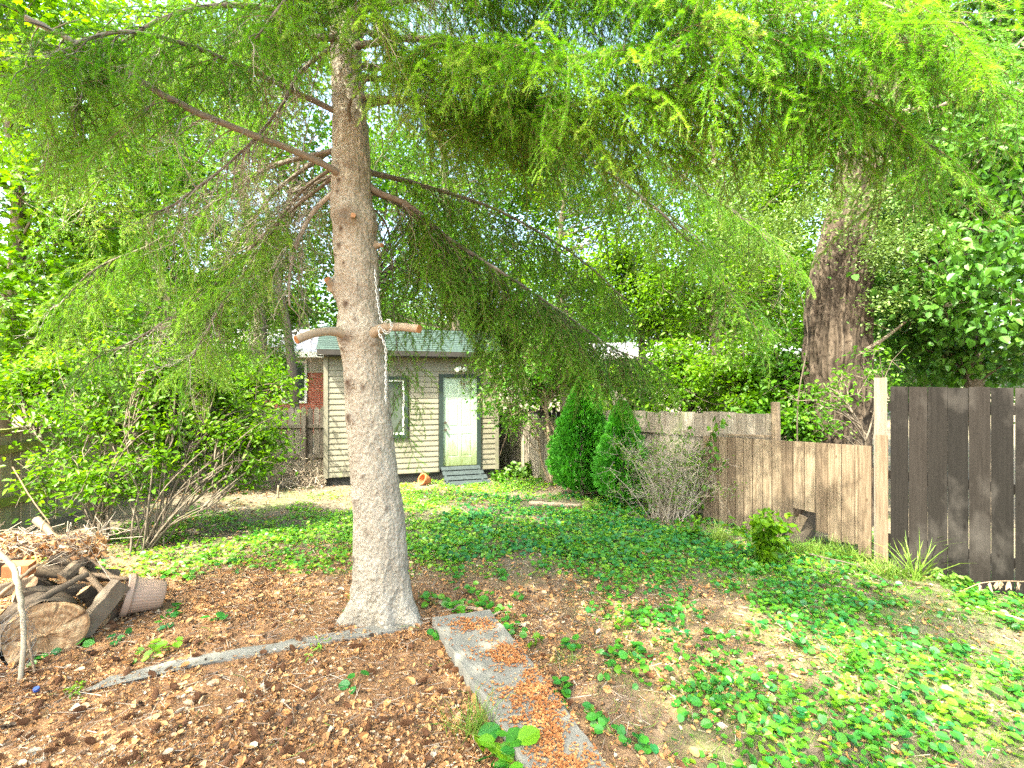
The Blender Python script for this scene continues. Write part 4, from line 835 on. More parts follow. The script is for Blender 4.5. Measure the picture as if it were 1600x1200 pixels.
# trees right of the shed, behind
tree('mulberry_tree', 'lime green tree above the shed roof and door', 'tree', (P(720, 600, 15)[0], 15), [([(P(720, 600, 15)[0], 15, -.1), P(715, 520, 15), P(700, 350, 15), P(690, 200, 15)], [.2, .17, .13, .06])],
     [B(700, 420, 15, 2.3, 2, 1.1), B(640, 300, 15, 2.2, 2, 1.8), B(760, 260, 15, 2.2, 2, 2), B(560, 470, 15.5, 1.6, 1.4, 1)], LEAF, .15, 'bright', 190, 50, .38)
tree('mulberry_tree', 'bright lime tree beyond the reed fence, right of the shed', 'tree', (P(880, 600, 14)[0], 14), [([(P(880, 600, 14)[0], 14, -.1), P(884, 520, 14), P(870, 420, 14), P(890, 260, 14)], [.16, .14, .10, .05])],
     [B(870, 420, 13.5, 1.7, 1.5, 1.1), B(830, 520, 13, 1.3, 1.2, .9), B(930, 330, 14, 1.9, 1.6, 1.4), B(950, 470, 14, 1.3, 1.3, .7), B(850, 250, 15, 2, 1.6, 1.2)], LEAF, .12, 'lime', 230, 52, .32)
tree('ash_tree', 'tall lime tree beyond the tall board fence, left of the furrowed trunk', 'tree', (P(1120, 600, 12)[0], 12), [([(P(1120, 600, 12)[0], 12, -.1), P(1118, 500, 12), P(1130, 380, 12), P(1110, 200, 12)], [.18, .15, .11, .05])],
     [B(1120, 420, 11.5, 1.6, 1.4, 1.2), B(1040, 380, 12, 1.5, 1.3, 1.0), B(1180, 300, 12, 1.7, 1.4, 1.5), B(1200, 480, 11, 1.0, 1, .9), B(1080, 250, 12.5, 1.6, 1.3, 1.3), B(1050, 470, 12, 1.1, 1, .7)], LEAF, .11, 'lime', 290, 52, .28)
hb_ = [(('hedge_shrub'), 'lime hedge shrub right behind the pointed evergreen', [B(985, 620, 11.6, .9, .7, .75)], (985, 11.6)), ('hedge_shrub', 'lime hedge shrub behind the middle of the tall board fence', [B(1075, 600, 10.2, .95, .7, .85), B(1040, 570, 10.6, .6, .6, .5)], (1075, 10.2)), ('hedge_shrub', 'lime hedge shrub just left of the round fence post', [B(1160, 590, 8.9, .8, .7, .85), B(1190, 640, 8.3, .5, .5, .5)], (1160, 8.9)), ('hedge_shrub', 'leafy green shrub between the round post and the furrowed trunk', [B(1228, 600, 7.9, .42, .5, .85), B(1235, 660, 7.4, .3, .4, .4)], (1230, 7.8))]
for nm, lb, bl, (px, d) in hb_:
    x = P(px, 600, d)[0]; tree(nm, lb, 'shrub', (x, d), [([(x, d, -.1), (x + .05, d, .7), (x, d, 1.5)], [.04, .03, .015])], bl, LEAF, .10, 'lime' if 'lime' in lb else 'bright', 110, 50, .17, group='hedge shrubs behind the right fence')
# big furrowed tree
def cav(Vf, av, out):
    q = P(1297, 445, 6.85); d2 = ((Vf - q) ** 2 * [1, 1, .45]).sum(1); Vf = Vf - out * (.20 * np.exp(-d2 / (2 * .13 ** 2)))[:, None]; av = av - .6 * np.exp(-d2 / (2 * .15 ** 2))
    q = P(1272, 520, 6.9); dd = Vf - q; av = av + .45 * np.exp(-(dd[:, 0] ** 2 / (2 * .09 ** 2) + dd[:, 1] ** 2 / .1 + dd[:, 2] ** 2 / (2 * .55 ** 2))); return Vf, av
bx_, by_ = P(1302, 600, 7.35)[0], 7.35
bt = thing('furrowed_tree', (bx_, by_, -.03), 'thick old tree with deeply furrowed bark and a dark hollow, behind the tan fence', 'tree'); a = Acc()
furrow_trunk(a, [(bx_, by_, -.2), P(1304, 700, 7.35), P(1306, 600, 7.35), P(1308, 500, 7.35), P(1318, 400, 7.35), P(1336, 300, 7.35), P(1360, 200, 7.35), P(1384, 120, 7.35), P(1400, 20, 7.35), P(1415, -100, 7.35)], [.56, .47, .44, .43, .40, .34, .33, .31, .28, .25, .2], 150, 420, .075, .22, 20, 4, cav)
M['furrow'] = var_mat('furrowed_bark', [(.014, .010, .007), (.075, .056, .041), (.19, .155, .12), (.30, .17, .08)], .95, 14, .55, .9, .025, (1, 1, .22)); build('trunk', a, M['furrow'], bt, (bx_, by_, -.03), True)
for nm, pts, r in (('limb', [P(1330, 560, 7.1), P(1380, 530, 6.9), P(1430, 490, 6.8)], .035), ('limb', [P(1350, 690, 7.1), P(1385, 650, 6.9), P(1365, 620, 6.8)], .02), ('limb', [P(1410, 173, 7), P(1470, 165, 6.9), P(1530, 125, 6.8), P(1610, 50, 6.7)], .03), ('limb', [P(1470, 166, 6.9), P(1540, 140, 6.8), P(1620, 120, 6.7)], .02), ('limb', [P(1380, 300, 7.1), P(1400, 290, 7.0), P(1440, 330, 6.8)], .02)):
    a = Acc(); pc = catmull(pts, 6); tube(a, pc, np.linspace(r, r * .4, len(pc)), 8, .6, wob=.2)
    for q in range(2, len(pc), 2): e = pc[q] + rng.normal(0, .28, 3); tube(a, catmull([pc[q], (pc[q] + e) / 2 + rng.normal(0, .03, 3), e], 3), np.linspace(.007, .002, 7), 4, .6, cap=False)
    build(nm, a, M['greybark'], bt, (bx_, by_, -.03), True)
a = Acc(); bl = [B(1340, -60, 7.6, 2.0, 1.6, 1.0), B(1500, -80, 7.6, 2, 1.6, 1), B(1250, -40, 8.2, 1.6, 1.3, .8)]; c_, pos, vv = crown_pts(bl, 130, 50, .35); scatter_leaves(a, LEAF, pos, .11, vv); build('crown', a, M['mid'], bt, (bx_, by_, -.03))
# small-leaved sapling twining in front of the big trunk
x = P(1250, 600, 6.85)[0]
tree('small_leaved_tree', 'tangled small-leaved sapling in front of the furrowed trunk', 'tree', (x, 6.85), [([(x, 6.85, -.1), P(1246, 640, 6.8), P(1262, 520, 6.75), P(1235, 400, 6.75)], [.012, .010, .008, .004])],
     [B(1190, 370, 6.8, .75, .5, .55), B(1300, 320, 6.6, .55, .4, .35), B(1400, 390, 6.7, .6, .5, .5), B(1140, 300, 7, .6, .5, .4), B(1400, 300, 7, .5, .5, .4), B(1440, 440, 6.9, .35, .4, .3), B(1400, 480, 6.7, .3, .3, .3)], LEAF, .045, 'pale', 230, 60, .15, tw=False, shell=.6, limb_r=.006, wv=.1)
x = P(1350, 600, 6.5)[0]
tree('small_leaved_tree', 'wispy leafy shoots across the furrowed trunk just above the tan fence', 'shrub', (x, 6.55), [([(x, 6.55, -.1), P(1352, 690, 6.5), P(1320, 630, 6.4)], [.015, .012, .006]), ([P(1352, 690, 6.5), P(1370, 640, 6.5), P(1392, 620, 6.4)], [.012, .01, .005])],
     [B(1310, 612, 6.4, .42, .2, .20), B(1280, 640, 6.4, .2, .2, .12), B(1370, 605, 6.45, .22, .2, .2), B(1345, 570, 6.5, .25, .2, .12)], LEAF, .06, 'bright', 26, 24, .10)
# right large leaved tree
x = P(1540, 600, 7.2)[0]
tree('broadleaf_tree', 'large-leaved dense green tree over the dark stained fence', 'tree', (x, 7.2), [([(x, 7.2, -.1), (x - .1, 7.2, 1.6), P(1510, 350, 7.2), P(1560, 150, 7.2)], [.14, .12, .09, .05])],
     [B(1500, 470, 6.5, .8, .7, .55), B(1570, 400, 6.2, .8, .7, .7), B(1540, 280, 6.8, 1.0, .8, .8), B(1480, 330, 7.4, .9, .8, .8), B(1590, 180, 6.8, .9, .8, .8), B(1500, 160, 7.6, 1.0, .9, .8), B(1420, 420, 7.8, .8, .7, .6), B(1620, 500, 6.2, .6, .6, .4), B(1560, 40, 7.6, 1.2, 1, .8), B(1590, 560, 6.9, .5, .5, .3), B(1480, 550, 7.3, .6, .5, .4), B(1540, 575, 7.6, .7, .5, .4), B(1420, 500, 7.8, .5, .5, .5)], LEAFW, .10, 'deep', 430, 40, .24, roll=.5, pitch=(-1.2, -.1))
x = P(1450, 600, 10)[0]
tree('yew_tree', 'dark dense evergreen mass in the gap right of the furrowed trunk', 'tree', (x, 10), [([(x, 10, -.1), (x, 10, 2.5), (x + .2, 10, 5)], [.2, .16, .06])],
     [B(1450, 560, 9.6, 1.6, 1, .9), B(1560, 570, 9.4, 1.4, 1, .7), B(1480, 400, 10, 1.8, 1.4, 1.4), B(1600, 350, 10, 1.8, 1.4, 1.6), B(1460, 200, 10.5, 1.8, 1.4, 1.6)], LEAF, .10, 'deep', 300, 55, .33)
# young tree right of shed
yx, yy = G(862, 757)[:2]
tree('young_tree', 'young multi-stemmed tree with pale bark between the shed and pointed evergreen', 'tree', (yx, yy), [([(yx, yy, -.1), P(858, 690, yy), P(854, 640, yy), P(845, 540, yy)], [.055, .045, .035, .015]), ([(yx + .05, yy, -.1), P(876, 700, yy), P(850, 640, yy), P(820, 560, yy)], [.03, .025, .02, .01]), ([(yx - .03, yy, -.1), P(846, 720, yy), P(835, 660, yy), P(800, 640, yy - .1)], [.02, .018, .012, .006])],
     [B(830, 590, yy, .75, .6, .5), B(790, 570, yy - .2, .5, .4, .4), B(885, 580, yy, .6, .5, .45), B(800, 650, yy - .3, .35, .3, .2), B(850, 530, yy, .7, .5, .3), B(775, 620, yy - .3, .35, .2, .22)], LEAF, .075, 'bright', 150, 52, .17, bark='limb_pale', wv=.6, shell=.6)
# left shrubs
def stems(bx, by, tips, r=.012, n=3):
    out_ = []
    for (px, py, d) in tips:
        for _ in range(n):
            e = P(px, py, d) + rng.normal(0, .12, 3); b_ = np.array([bx, by, -.05]) + [rng.normal(0, .07), rng.normal(0, .07), 0]; m_ = b_ * .5 + e * .5 + rng.normal(0, .06, 3) + [0, 0, .12]; out_.append(([b_, m_, e], [r * rng.uniform(.6, 1.3), r * .7, .004]))
    return out_
sx1, sy1 = G(158, 852)[:2]
tree('lilac_shrub', 'big leafy yellow-green shrub against the left fence, behind the woodpile', 'shrub', (sx1, sy1), stems(sx1, sy1, [(60, 680, 6.4), (110, 640, 6.4), (170, 640, 6.2), (210, 700, 6), (140, 720, 5.9)], .014),
     [B(30, 610, 6.6, .5, .4, .22), B(110, 575, 6.8, .6, .4, .22), B(250, 590, 6.6, .5, .4, .2), B(190, 600, 6.4, .4, .35, .2), B(90, 650, 6.4, .4, .35, .16), B(170, 660, 6.2, .35, .3, .15), B(240, 640, 6.3, .35, .3, .18), B(150, 745, 5.9, .38, .25, .12), B(215, 725, 6.0, .25, .22, .11), B(110, 700, 6.2, .22, .25, .12), B(90, 745, 6.0, .16, .2, .1), B(240, 690, 6.1, .22, .22, .12)], LEAF, .075, 'lime', 240, 46, .15, shell=.8, limb_r=.01)
sx2, sy2 = G(232, 856)[:2]
tree('mock_orange_shrub', 'arching thin-stemmed shrub in the middle of the left border', 'shrub', (sx2, sy2), stems(sx2, sy2, [(250, 700, 6), (290, 690, 6.1), (330, 700, 6.2), (370, 720, 6.2), (205, 700, 5.9), (310, 740, 6.0), (340, 770, 6.1)], .012, 4),
     [B(300, 600, 6.6, .4, .35, .2), B(360, 640, 6.8, .35, .3, .18), B(270, 570, 6.6, .35, .35, .18), B(340, 690, 6.4, .3, .25, .12), B(400, 680, 6.7, .25, .25, .13), B(380, 735, 6.5, .22, .2, .09), B(290, 660, 6.3, .3, .25, .14), B(320, 740, 6.2, .2, .2, .08), B(205, 775, 5.8, .14, .15, .08)], LEAF, .072, 'lime', 155, 46, .14, shell=.8, limb_r=.009)
sx3, sy3 = G(300, 770)[:2]
tree('viburnum_shrub', 'loose green shrub in front of the left end of the picket fence', 'shrub', (sx3, sy3), stems(sx3, sy3, [(310, 640, 9.3), (360, 650, 9.3), (250, 640, 9.2)], .014), [B(330, 600, 9.3, 1.1, .6, .45), B(230, 610, 9, 1.0, .6, .5), B(380, 700, 9.2, .5, .4, .35), B(130, 570, 8.7, 1.0, .6, .5), B(280, 540, 9.5, 1.1, .5, .5), B(60, 540, 8.5, .8, .6, .5), B(400, 600, 9.4, .8, .5, .5), B(30, 600, 8.2, .8, .6, .4)], LEAF, .085, 'lime', 300, 50, .2)
# arborvitae
def arbor(name, label, px, pyb, pyt, wpx, d=None):
    g = G(px, pyb); d = g[1]; H = CZ + (600 - pyt) / F * d - g[2]; Wd = wpx / F * d / 2; o = thing(name, g, label, 'evergreen'); n = int(8500 * Wd * H / .9)
    a = Acc(); tube(a, [g, g + [0, 0, H * .5], g + [0, 0, H * .95]], [.04, .03, .006], 8, .3); build('trunk', a, M['greybark'], o, g)
    hz = rng.random(n) ** .85; az = rng.uniform(0, 2 * PI, n); lump = fbm(np.stack([np.cos(az) * 1.5, np.sin(az) * 1.5, hz * 5], 1), 1.6, 9); prof_ = np.interp(hz, [0, .05, .18, .45, .75, .93, 1], [.35, .7, 1, .9, .55, .22, .03])
    rr_ = Wd * prof_ * (.58 + .8 * lump) * rng.uniform(.66, 1.12, n); pos = g + np.stack([np.cos(az) * rr_, np.sin(az) * rr_, .12 + hz * (H - .14)], 1)
    # flat fan spray of narrow scale leaves
    fv = []; ff = []
    for k, an in enumerate(np.linspace(-.9, .9, 9)):
        l = 1 - .35 * abs(an); dx, dy = math.cos(an), math.sin(an); s = len(fv); fv += [[0, 0, 0], [dx * l * .55 - dy * .07, dy * l * .55 + dx * .07, .02], [dx * l, dy * l, -.06], [dx * l * .55 + dy * .07, dy * l * .55 - dx * .07, .02]]; ff.append([s, s + 1, s + 2, s + 3])
    T = (np.array(fv), [np.array(ff)]); dirs = unit(np.stack([np.cos(az) * .75, np.sin(az) * .75, rng.uniform(.1, 1.0, n)], 1) + rng.normal(0, .25, (n, 3))); up = unit(np.stack([-np.sin(az), np.cos(az), 0 * az], 1) + rng.normal(0, .5, (n, 3)))
    a = Acc(); a.stamp(T, frames(dirs, up) * rng.uniform(.045, .10, n)[:, None, None], pos, np.clip(.5 * lump + .5 * rng.random(n), 0, 1)); build('crown', a, M['cedar'], o, g)
arbor('arborvitae', 'taller dense green cone-shaped arborvitae left of the bare shrub', 910, 774, 592, 88)
arbor('arborvitae', 'smaller narrow arborvitae half hidden behind the bare shrub', 972, 790, 628, 74)
# bare twiggy shrub
bsx, bsy = G(1045, 812)[:2]; g = np.array([bsx, bsy, 0])
o = thing('bare_shrub', g, 'tangled half-dead grey twiggy shrub in front of the right fence', 'shrub'); a = Acc(); tips = []
for k in range(120):
    b_ = g + [rng.normal(0, .16), rng.normal(0, .12), -.03]; t_ = rng.normal(0, 1, 3); e = b_ + np.array([rng.normal(.05, .33), rng.normal(0, .22), rng.uniform(.35, 1.22)]); m_ = (b_ + e) / 2 + rng.normal(0, .07, 3) + [0, 0, .1]; pc = catmull([b_, m_, e, e + rng.normal(0, .1, 3) + [0, 0, -.04]], 4); tube(a, pc, np.linspace(.0055, .0015, len(pc)), 4, rng.uniform(.3, .95), cap=False)
    for q in range(3, len(pc)): 
        T_ = DB[rng.integers(0, 4)]; dd = rng.normal(0, 1, 3) + [0, 0, .3]; a.stamp(T_, frames(dd, rng.normal(0, 1, 3)) * rng.uniform(.35, .7), pc[q][None], np.array([rng.uniform(.4, 1)])); tips.append(pc[q])
build('stem_tangle', a, M['deadtwig'], o, g); tips = np.array(tips); tips = tips[rng.integers(0, len(tips), 4200)]; a = Acc(); scatter_leaves(a, LEAF, tips + rng.normal(0, .05, tips.shape), .036, rng.random(len(tips))); build('sparse_leaves', a, M['lime'], o, g)
# vine on the fence
vp = FX(1108); g = np.array([vp[0], vp[1], 0]); n_ = nrm_; o = thing('climbing_vine', g, 'broad-leaved vine hanging on the fence between grey and tan boards', 'vine'); a = Acc(); la = Acc()
for (pts) in ([(1075, 830), (1090, 760), (1105, 700), (1125, 665), (1135, 655)], [(1080, 830), (1110, 760), (1120, 710), (1118, 680)], [(1090, 760), (1072, 700), (1085, 670)]):
    pc = catmull([np.array([*(FX(x_) + n_ * .08), CZ + (600 - y_) / F * FX(x_)[1]]) for x_, y_ in pts], 5); tube(a, pc, .005, 5, .5); q = np.repeat(pc, 3, 0) + rng.normal(0, .06, (len(pc) * 3, 3)); scatter_leaves(la, LEAFW, q, .075, rng.random(len(q)), (-1.3, -.2))
build('stem', a, M['twig'], o, g); build('leaf_cluster', la, M['bright'], o, g)
# unseen tree added beside the viewer so its canopy throws the dappled shade
bl = [(-6.5, -1.2, 7.4, 2.2, 2.2, .9), (-3.6, -.6, 7.8, 2.3, 2.0, .9), (-1.9, -2.6, 8.0, 1.6, 1.4, .7), (-5.0, 1.4, 7.6, 1.8, 1.6, .8), (-2.8, 1.5, 7.9, 1.4, 1.4, .7), (-4.2, -3.2, 7.2, 2, 2, .9)]
tree('added_shade_tree', 'broad unseen tree added overhead so its canopy dapples the foreground ground', 'tree', (-4.5, -3.4), [([(-4.5, -3.4, -.1), (-4.4, -3.2, 3), (-3.8, -2, 6), (-3.4, -1.2, 7.6)], [.3, .25, .18, .08])], bl, LOBED, .16, 'bright', 215, 44, .30, pitch=(-.5, .2), roll=.35)
for nm, px, d, bl, lb, mt in (('elm_tree', 300, 15.5, [B(300, 470, 15, 1.9, 1.4, 1.2), B(210, 400, 15, 2.0, 1.4, 1.5), B(400, 560, 15.5, 1.1, 1, .8), B(430, 400, 15.5, 1.2, 1, 1.0), B(445, 490, 15, 1.3, .8, .62), B(360, 500, 15, 1.3, .8, .7), B(120, 520, 14.5, 1.8, 1.3, 1.1), B(320, 620, 15, 1.6, 1, .8)], 'leafy elm filling the gap between the left trunks, in front of the brick house', 'bright'),
  ('elm_tree', 1000, 16, [B(980, 440, 15.5, 1.8, 1.4, 1.3), B(1080, 500, 15, 1.6, 1.3, 1.0), B(1180, 430, 15, 1.8, 1.4, 1.4), B(890, 590, 14.5, 1.1, 1, .9), B(1130, 590, 13.5, 1.4, 1, .8), B(950, 600, 14, .8, .9, .5)], 'leafy elm in front of the cream house, beyond the tall board fence', 'lime'),
  ('elm_tree', 1480, 13, [B(1420, 330, 12, 1.8, 1.3, 1.6), B(1560, 300, 12, 1.8, 1.4, 1.8), B(1440, 120, 12.5, 2, 1.5, 1.6), B(1250, 250, 12.5, 1.4, 1.2, 1.4)], 'tall bright elm far behind the large-leaved tree at the right', 'bright'),
  ('elm_tree', 200, 17, [B(240, 280, 16.5, 2.3, 1.6, 1.9), B(100, 250, 16, 2.3, 1.6, 1.9), B(350, 180, 17, 2.2, 1.6, 2.0), B(200, 60, 17, 2.6, 1.6, 1.9), B(100, 420, 15.5, 2.2, 1.4, 1.3), B(260, 400, 16, 2, 1.4, 1.2)], 'tallest elm at the left, behind the dark-trunked tree', 'lime'),
  ('elm_tree', 1200, 18, [B(1180, 330, 17, 2.4, 1.6, 1.9), B(1270, 200, 17, 2.4, 1.6, 1.9), B(1050, 180, 18, 2.6, 1.6, 2.0), B(1260, 420, 16, 1.7, 1.5, 1.4)], 'tall elm showing between the ash and the furrowed trunk', 'lime'),
  ('elm_tree', 560, 17, [B(600, 250, 17, 2.4, 1.6, 1.9), B(520, 380, 16.5, 1.9, 1.4, 1.3), B(760, 400, 17, 2.0, 1.5, 1.4), B(820, 200, 17, 2.2, 1.5, 1.6), B(830, 330, 17, 1.8, 1.4, 1.2)], 'tall elm directly behind the shed roof', 'lime')):
    x = P(px, 600, d)[0]; tree(nm, lb, 'tree', (x, d), [([(x, d, -.1), (x + .1, d, 2.2), (x - .1, d, 5)], [.2, .16, .06])], bl, LEAF, .15, mt, 320, 50, .36, group='elms beyond the back fence')
#@@GROUNDSTUFF
# ================================================================== GROUND COVER
def samp(n, x0, x1, y0, y1, f):
    x = rng.uniform(x0, x1, n); y = y0 + (y1 - y0) * rng.random(n); k = rng.random(n) < f(x, y); return x[k], y[k]
def in_view(x, y): return (np.abs(x) < 1.15 * y + .6)
def on_slab(x, y):
    l_ = np.interp(y, [1.3, 2.45, 2.95, 3.45, 3.98], [.5, .05, -.17, -.42, -.66]); r_ = np.interp(y, [1.4, 2.5, 3.15, 3.62, 4.1], [.85, .46, .22, .03, -.2]); return (x > l_ - .01) & (x < r_ + .01) & (y < 4.05) & (y > 1.3)
def edge_y(x): return np.interp(x, pts_e[:, 0], pts_e[:, 1])
def near_trunk(x, y): return (x - SO[0]) ** 2 + (y - TD) ** 2 < .075
def on_edge(x, y): return (np.abs(y - edge_y(x) - .07) < .06 + .02 * np.sin(x * 9)) & (x > -2.35) & (x < -.95) & (rng.random(len(x)) < .88 * sig((n2(x, y, 2.2, 81) - .46) / .05))
def vis_(x, y): return in_view(x, y) & ~on_slab(x, y) & ~near_trunk(x, y) & ~on_edge(x, y)
# curled dead leaves and scales
def curl_T(w, curl, tw):
    u = np.linspace(0, 1, 4); vv_ = np.array([-1, 0, 1]); V = []
    for a_ in u:
        ww = w * math.sin(PI * (.12 + .8 * a_)) 
        for b_ in vv_: V.append([a_ - .5, b_ * ww * .5, curl * (4 * (a_ - .5) ** 2) + .35 * ww * abs(b_) + tw * (a_ - .5) * b_])
    f = [[i_ * 3 + j_, i_ * 3 + j_ + 1, i_ * 3 + j_ + 4, i_ * 3 + j_ + 3] for i_ in range(3) for j_ in range(2)]; return np.array(V), [np.array(f)]
CT = [curl_T(.6, .25, .2), curl_T(.4, .35, -.3), curl_T(.75, .1, .1), curl_T(.3, .2, .4)]
la = Acc()
for q, (n, s0, s1) in enumerate(((30000, .014, .034), (38000, .009, .024), (4500, .03, .065), (32000, .014, .030))):
    x, y = samp(n * 2, -6.2, 4.2, 1.6, 6.2, lambda x, y: np.clip(litter_amt(x, y) * 1.0 + .03, 0, 1) * vis_(x, y) * ((y < 3.0) * .25 + .75) * (.30 + .70 * sig((n2(x, y, 2.6, 61) - .44) / .04)))
    m_ = len(x); az = rng.uniform(0, 2 * PI, m_); pt = rng.normal(0, .35, m_); d = np.stack([np.cos(az), np.sin(az), np.tan(pt)], 1); up = unit(rng.normal(0, .5, (m_, 3)) + [0, 0, 1])
    vv = np.clip(rng.normal(.46, .27, m_) + 1.0 * (n2(x, y, 1.6, 31) - .5), 0, 1)
    la.stamp(CT[q], frames(d, up) * rng.uniform(s0, s1, m_)[:, None, None], np.stack([x, y, gh(x, y) + rng.uniform(0, .022, m_)], 1), vv)
setp(build('leaf_litter', la, M['litter']), kind='stuff')
# sparse litter further back
la = Acc(); x, y = samp(26000, -6.5, 4.5, 1.8, 11.5, lambda x, y: .55 * sig((n2(x, y, 1.6, 44) - .5) / .06) * vis_(x, y)); m_ = len(x); az = rng.uniform(0, 2 * PI, m_)
la.stamp(CT[0], frames(np.stack([np.cos(az), np.sin(az), rng.normal(0, .3, m_)], 1), unit(rng.normal(0, .4, (m_, 3)) + [0, 0, 1])) * rng.uniform(.02, .05, m_)[:, None, None], np.stack([x, y, gh(x, y) + .008], 1), np.clip(rng.normal(.5, .3, m_), 0, 1))
setp(build('scattered_litter', la, M['litter']), kind='stuff')
# fine straw and fallen twigs
ta = Acc(); x, y = samp(15000, -6, 4.5, 1.7, 10, lambda x, y: (.25 + .6 * litter_amt(x, y)) * vis_(x, y)); m_ = len(x); az = rng.uniform(0, 2 * PI, m_); l_ = rng.uniform(.03, .16, m_); z = gh(x, y) + .018
sticks(ta, np.stack([x, y, z], 1), np.stack([x + np.cos(az) * l_, y + np.sin(az) * l_, z + rng.uniform(-.01, .02, m_)], 1), .0022, .001, rng.random(m_)); setp(build('fallen_twiglets', ta, M['deadtwig']), kind='stuff')
# bud-scale debris on the slab and around
da = Acc(); n = 52000; x = rng.uniform(-.75, .9, n); y = rng.uniform(1.4, 4.1, n)
cl_ = np.interp(y, [1.4, 2.5, 3.2, 3.62, 4.1], [.70, .28, .04, -.15, -.4]); k = on_slab(x, y) & (rng.random(n) < np.exp(-((x - cl_ - .0) / .15) ** 2) * sig((n2(x, y, 5, 71) - .45) / .03) + .03) & (y < 3.95); x, y = x[k], y[k]; m_ = len(x); az = rng.uniform(0, 2 * PI, m_)
da.stamp(CT[0], frames(np.stack([np.cos(az), np.sin(az), rng.normal(0, .2, m_)], 1)) * rng.uniform(.010, .026, m_)[:, None, None], np.stack([x, y, np.full(m_, .090)], 1), rng.random(m_)); setp(build('bud_scale_debris', da, M['debris']), kind='stuff')
# ground cover plants (violets, creeping charlie)
ga2 = Acc(); la2 = Acc(); st2 = Acc()
def cover(nplants, x0, x1, y0, y1, per, size, spread, h, hue, T=DISC):
    x, y = samp(nplants, x0, x1, y0, y1, lambda x, y: green_amt(x, y) * vis_(x, y)); idx = np.repeat(np.arange(len(x)), per); m_ = len(idx)
    px_ = x[idx] + rng.normal(0, spread, m_); py_ = y[idx] + rng.normal(0, spread, m_); hh = h * rng.uniform(.25, 1.2, m_); pos = np.stack([px_, py_, gh(px_, py_) + hh], 1)
    base_ = np.stack([x[idx] * .6 + px_ * .4, y[idx] * .6 + py_ * .4, gh(x, y)[idx]], 1); sticks(st2, base_, pos, .0012, .001, .5)
    hu = np.clip(hue + rng.normal(0, .16, len(x))[idx] + rng.normal(0, .13, m_), 0, 1)
    az = rng.uniform(0, 2 * PI, m_); d = np.stack([np.cos(az), np.sin(az), rng.normal(-.1, .3, m_)], 1); up = unit(rng.normal(0, .38, (m_, 3)) + [0, -.15, 1])
    ga2.stamp(T, frames(d, up) * (size * rng.uniform(.55, 1.3, m_))[:, None, None], pos, hu)
cover(1350, .6, 5, 1.7, 6.2, 8, .044, .06, .06, .32)
cover(1300, .9, 5, 2.0, 6.2, 7, .032, .06, .04, .42)
cover(5200, -5.5, 3.4, 5.0, 10.8, 8, .038, .075, .045, .72)
cover(900, -1.0, 3.4, 5.4, 9.0, 8, .050, .08, .06, .15)
cover(800, .7, 5, 1.7, 6.2, 6, .045, .06, .05, .7, LOBED); cover(1500, -5.5, 3.4, 5.0, 10.8, 7, .045, .07, .05, .8, LEAF)
# scattered violets in the litter
def spots(lst, size, n_, hue, h=.05, T=DISC, spread=.05):
    for (px, py) in lst:
        g = G(px, py); m_ = n_; pos = g + rng.normal(0, spread, (m_, 3)) * [1, 1, 0] + [0, 0, 0]; pos[:, 2] = gh(pos[:, 0], pos[:, 1]) + h * rng.uniform(.3, 1.1, m_)
        sticks(st2, np.repeat(g[None], m_, 0), pos, .0015, .0012, .5); az = rng.uniform(0, 2 * PI, m_); d = np.stack([np.cos(az), np.sin(az), rng.normal(-.1, .2, m_)], 1); up = unit(rng.normal(0, .35, (m_, 3)) + [0, -.25, 1])
        ga2.stamp(T, frames(d, up) * (size * rng.uniform(.7, 1.2, m_))[:, None, None], pos, np.clip(hue + rng.normal(0, .12, m_), 0, 1))
spots([(122, 1013), (182, 1005), (265, 955), (275, 965), (262, 978), (330, 975), (60, 1035), (195, 930), (560, 950), (545, 1075)], .062, 4, .25)
spots([(225, 1025), (258, 1020), (265, 1008), (240, 1030)], .06, 4, .8); spots([(110, 1092), (118, 1088), (500, 1010), (500, 1022), (560, 935)], .05, 7, .95, .05, LEAFN)
spots([(705, 900), (715, 910), (710, 890), (700, 950), (748, 935), (730, 925), (765, 945), (680, 945)], .055, 7, .5, .09); spots([(1000, 1025), (960, 1030), (870, 1090), (880, 1080), (940, 1130), (955, 1145), (1080, 1120), (1010, 1170), (1130, 1000), (895, 1015), (805, 990), (1050, 960)], .055, 9, .3, .06)
spots([(int(a_), int(b_)) for a_, b_ in zip(rng.uniform(640, 1000, 26), rng.uniform(850, 1010, 26))], .05, 9, .45, .05)
spots([(300, 880), (330, 870), (240, 870), (260, 900), (290, 905), (370, 880), (400, 840), (450, 870), (470, 880)], .05, 12, .5, .07)
setp(build('ground_cover', ga2, M['violet']), kind='stuff'); setp(build('ground_cover_stalks', st2, M['grass']), kind='stuff')
# runners linking the ground cover plants
ru = Acc(); x, y = samp(2600, -5, 4.8, 1.8, 8.5, lambda x, y: np.clip(green_amt(x, y) + .06, 0, 1) * vis_(x, y))
for k in range(min(1100, len(x))):
    a0 = rng.uniform(0, 6.28); l0 = rng.uniform(.08, .3); q = np.array([[x[k] + l0 * u * math.cos(a0 + u * 1.2), y[k] + l0 * u * math.sin(a0 + u * 1.2)] for u in np.linspace(0, 1, 6)]); tube(ru, np.c_[q, gh(q[:, 0], q[:, 1]) + .012 + .014 * rng.random(6)], .0017, 4, rng.random(), cap=False)
setp(build('ground_cover_runners', ru, M['grass']), kind='stuff')
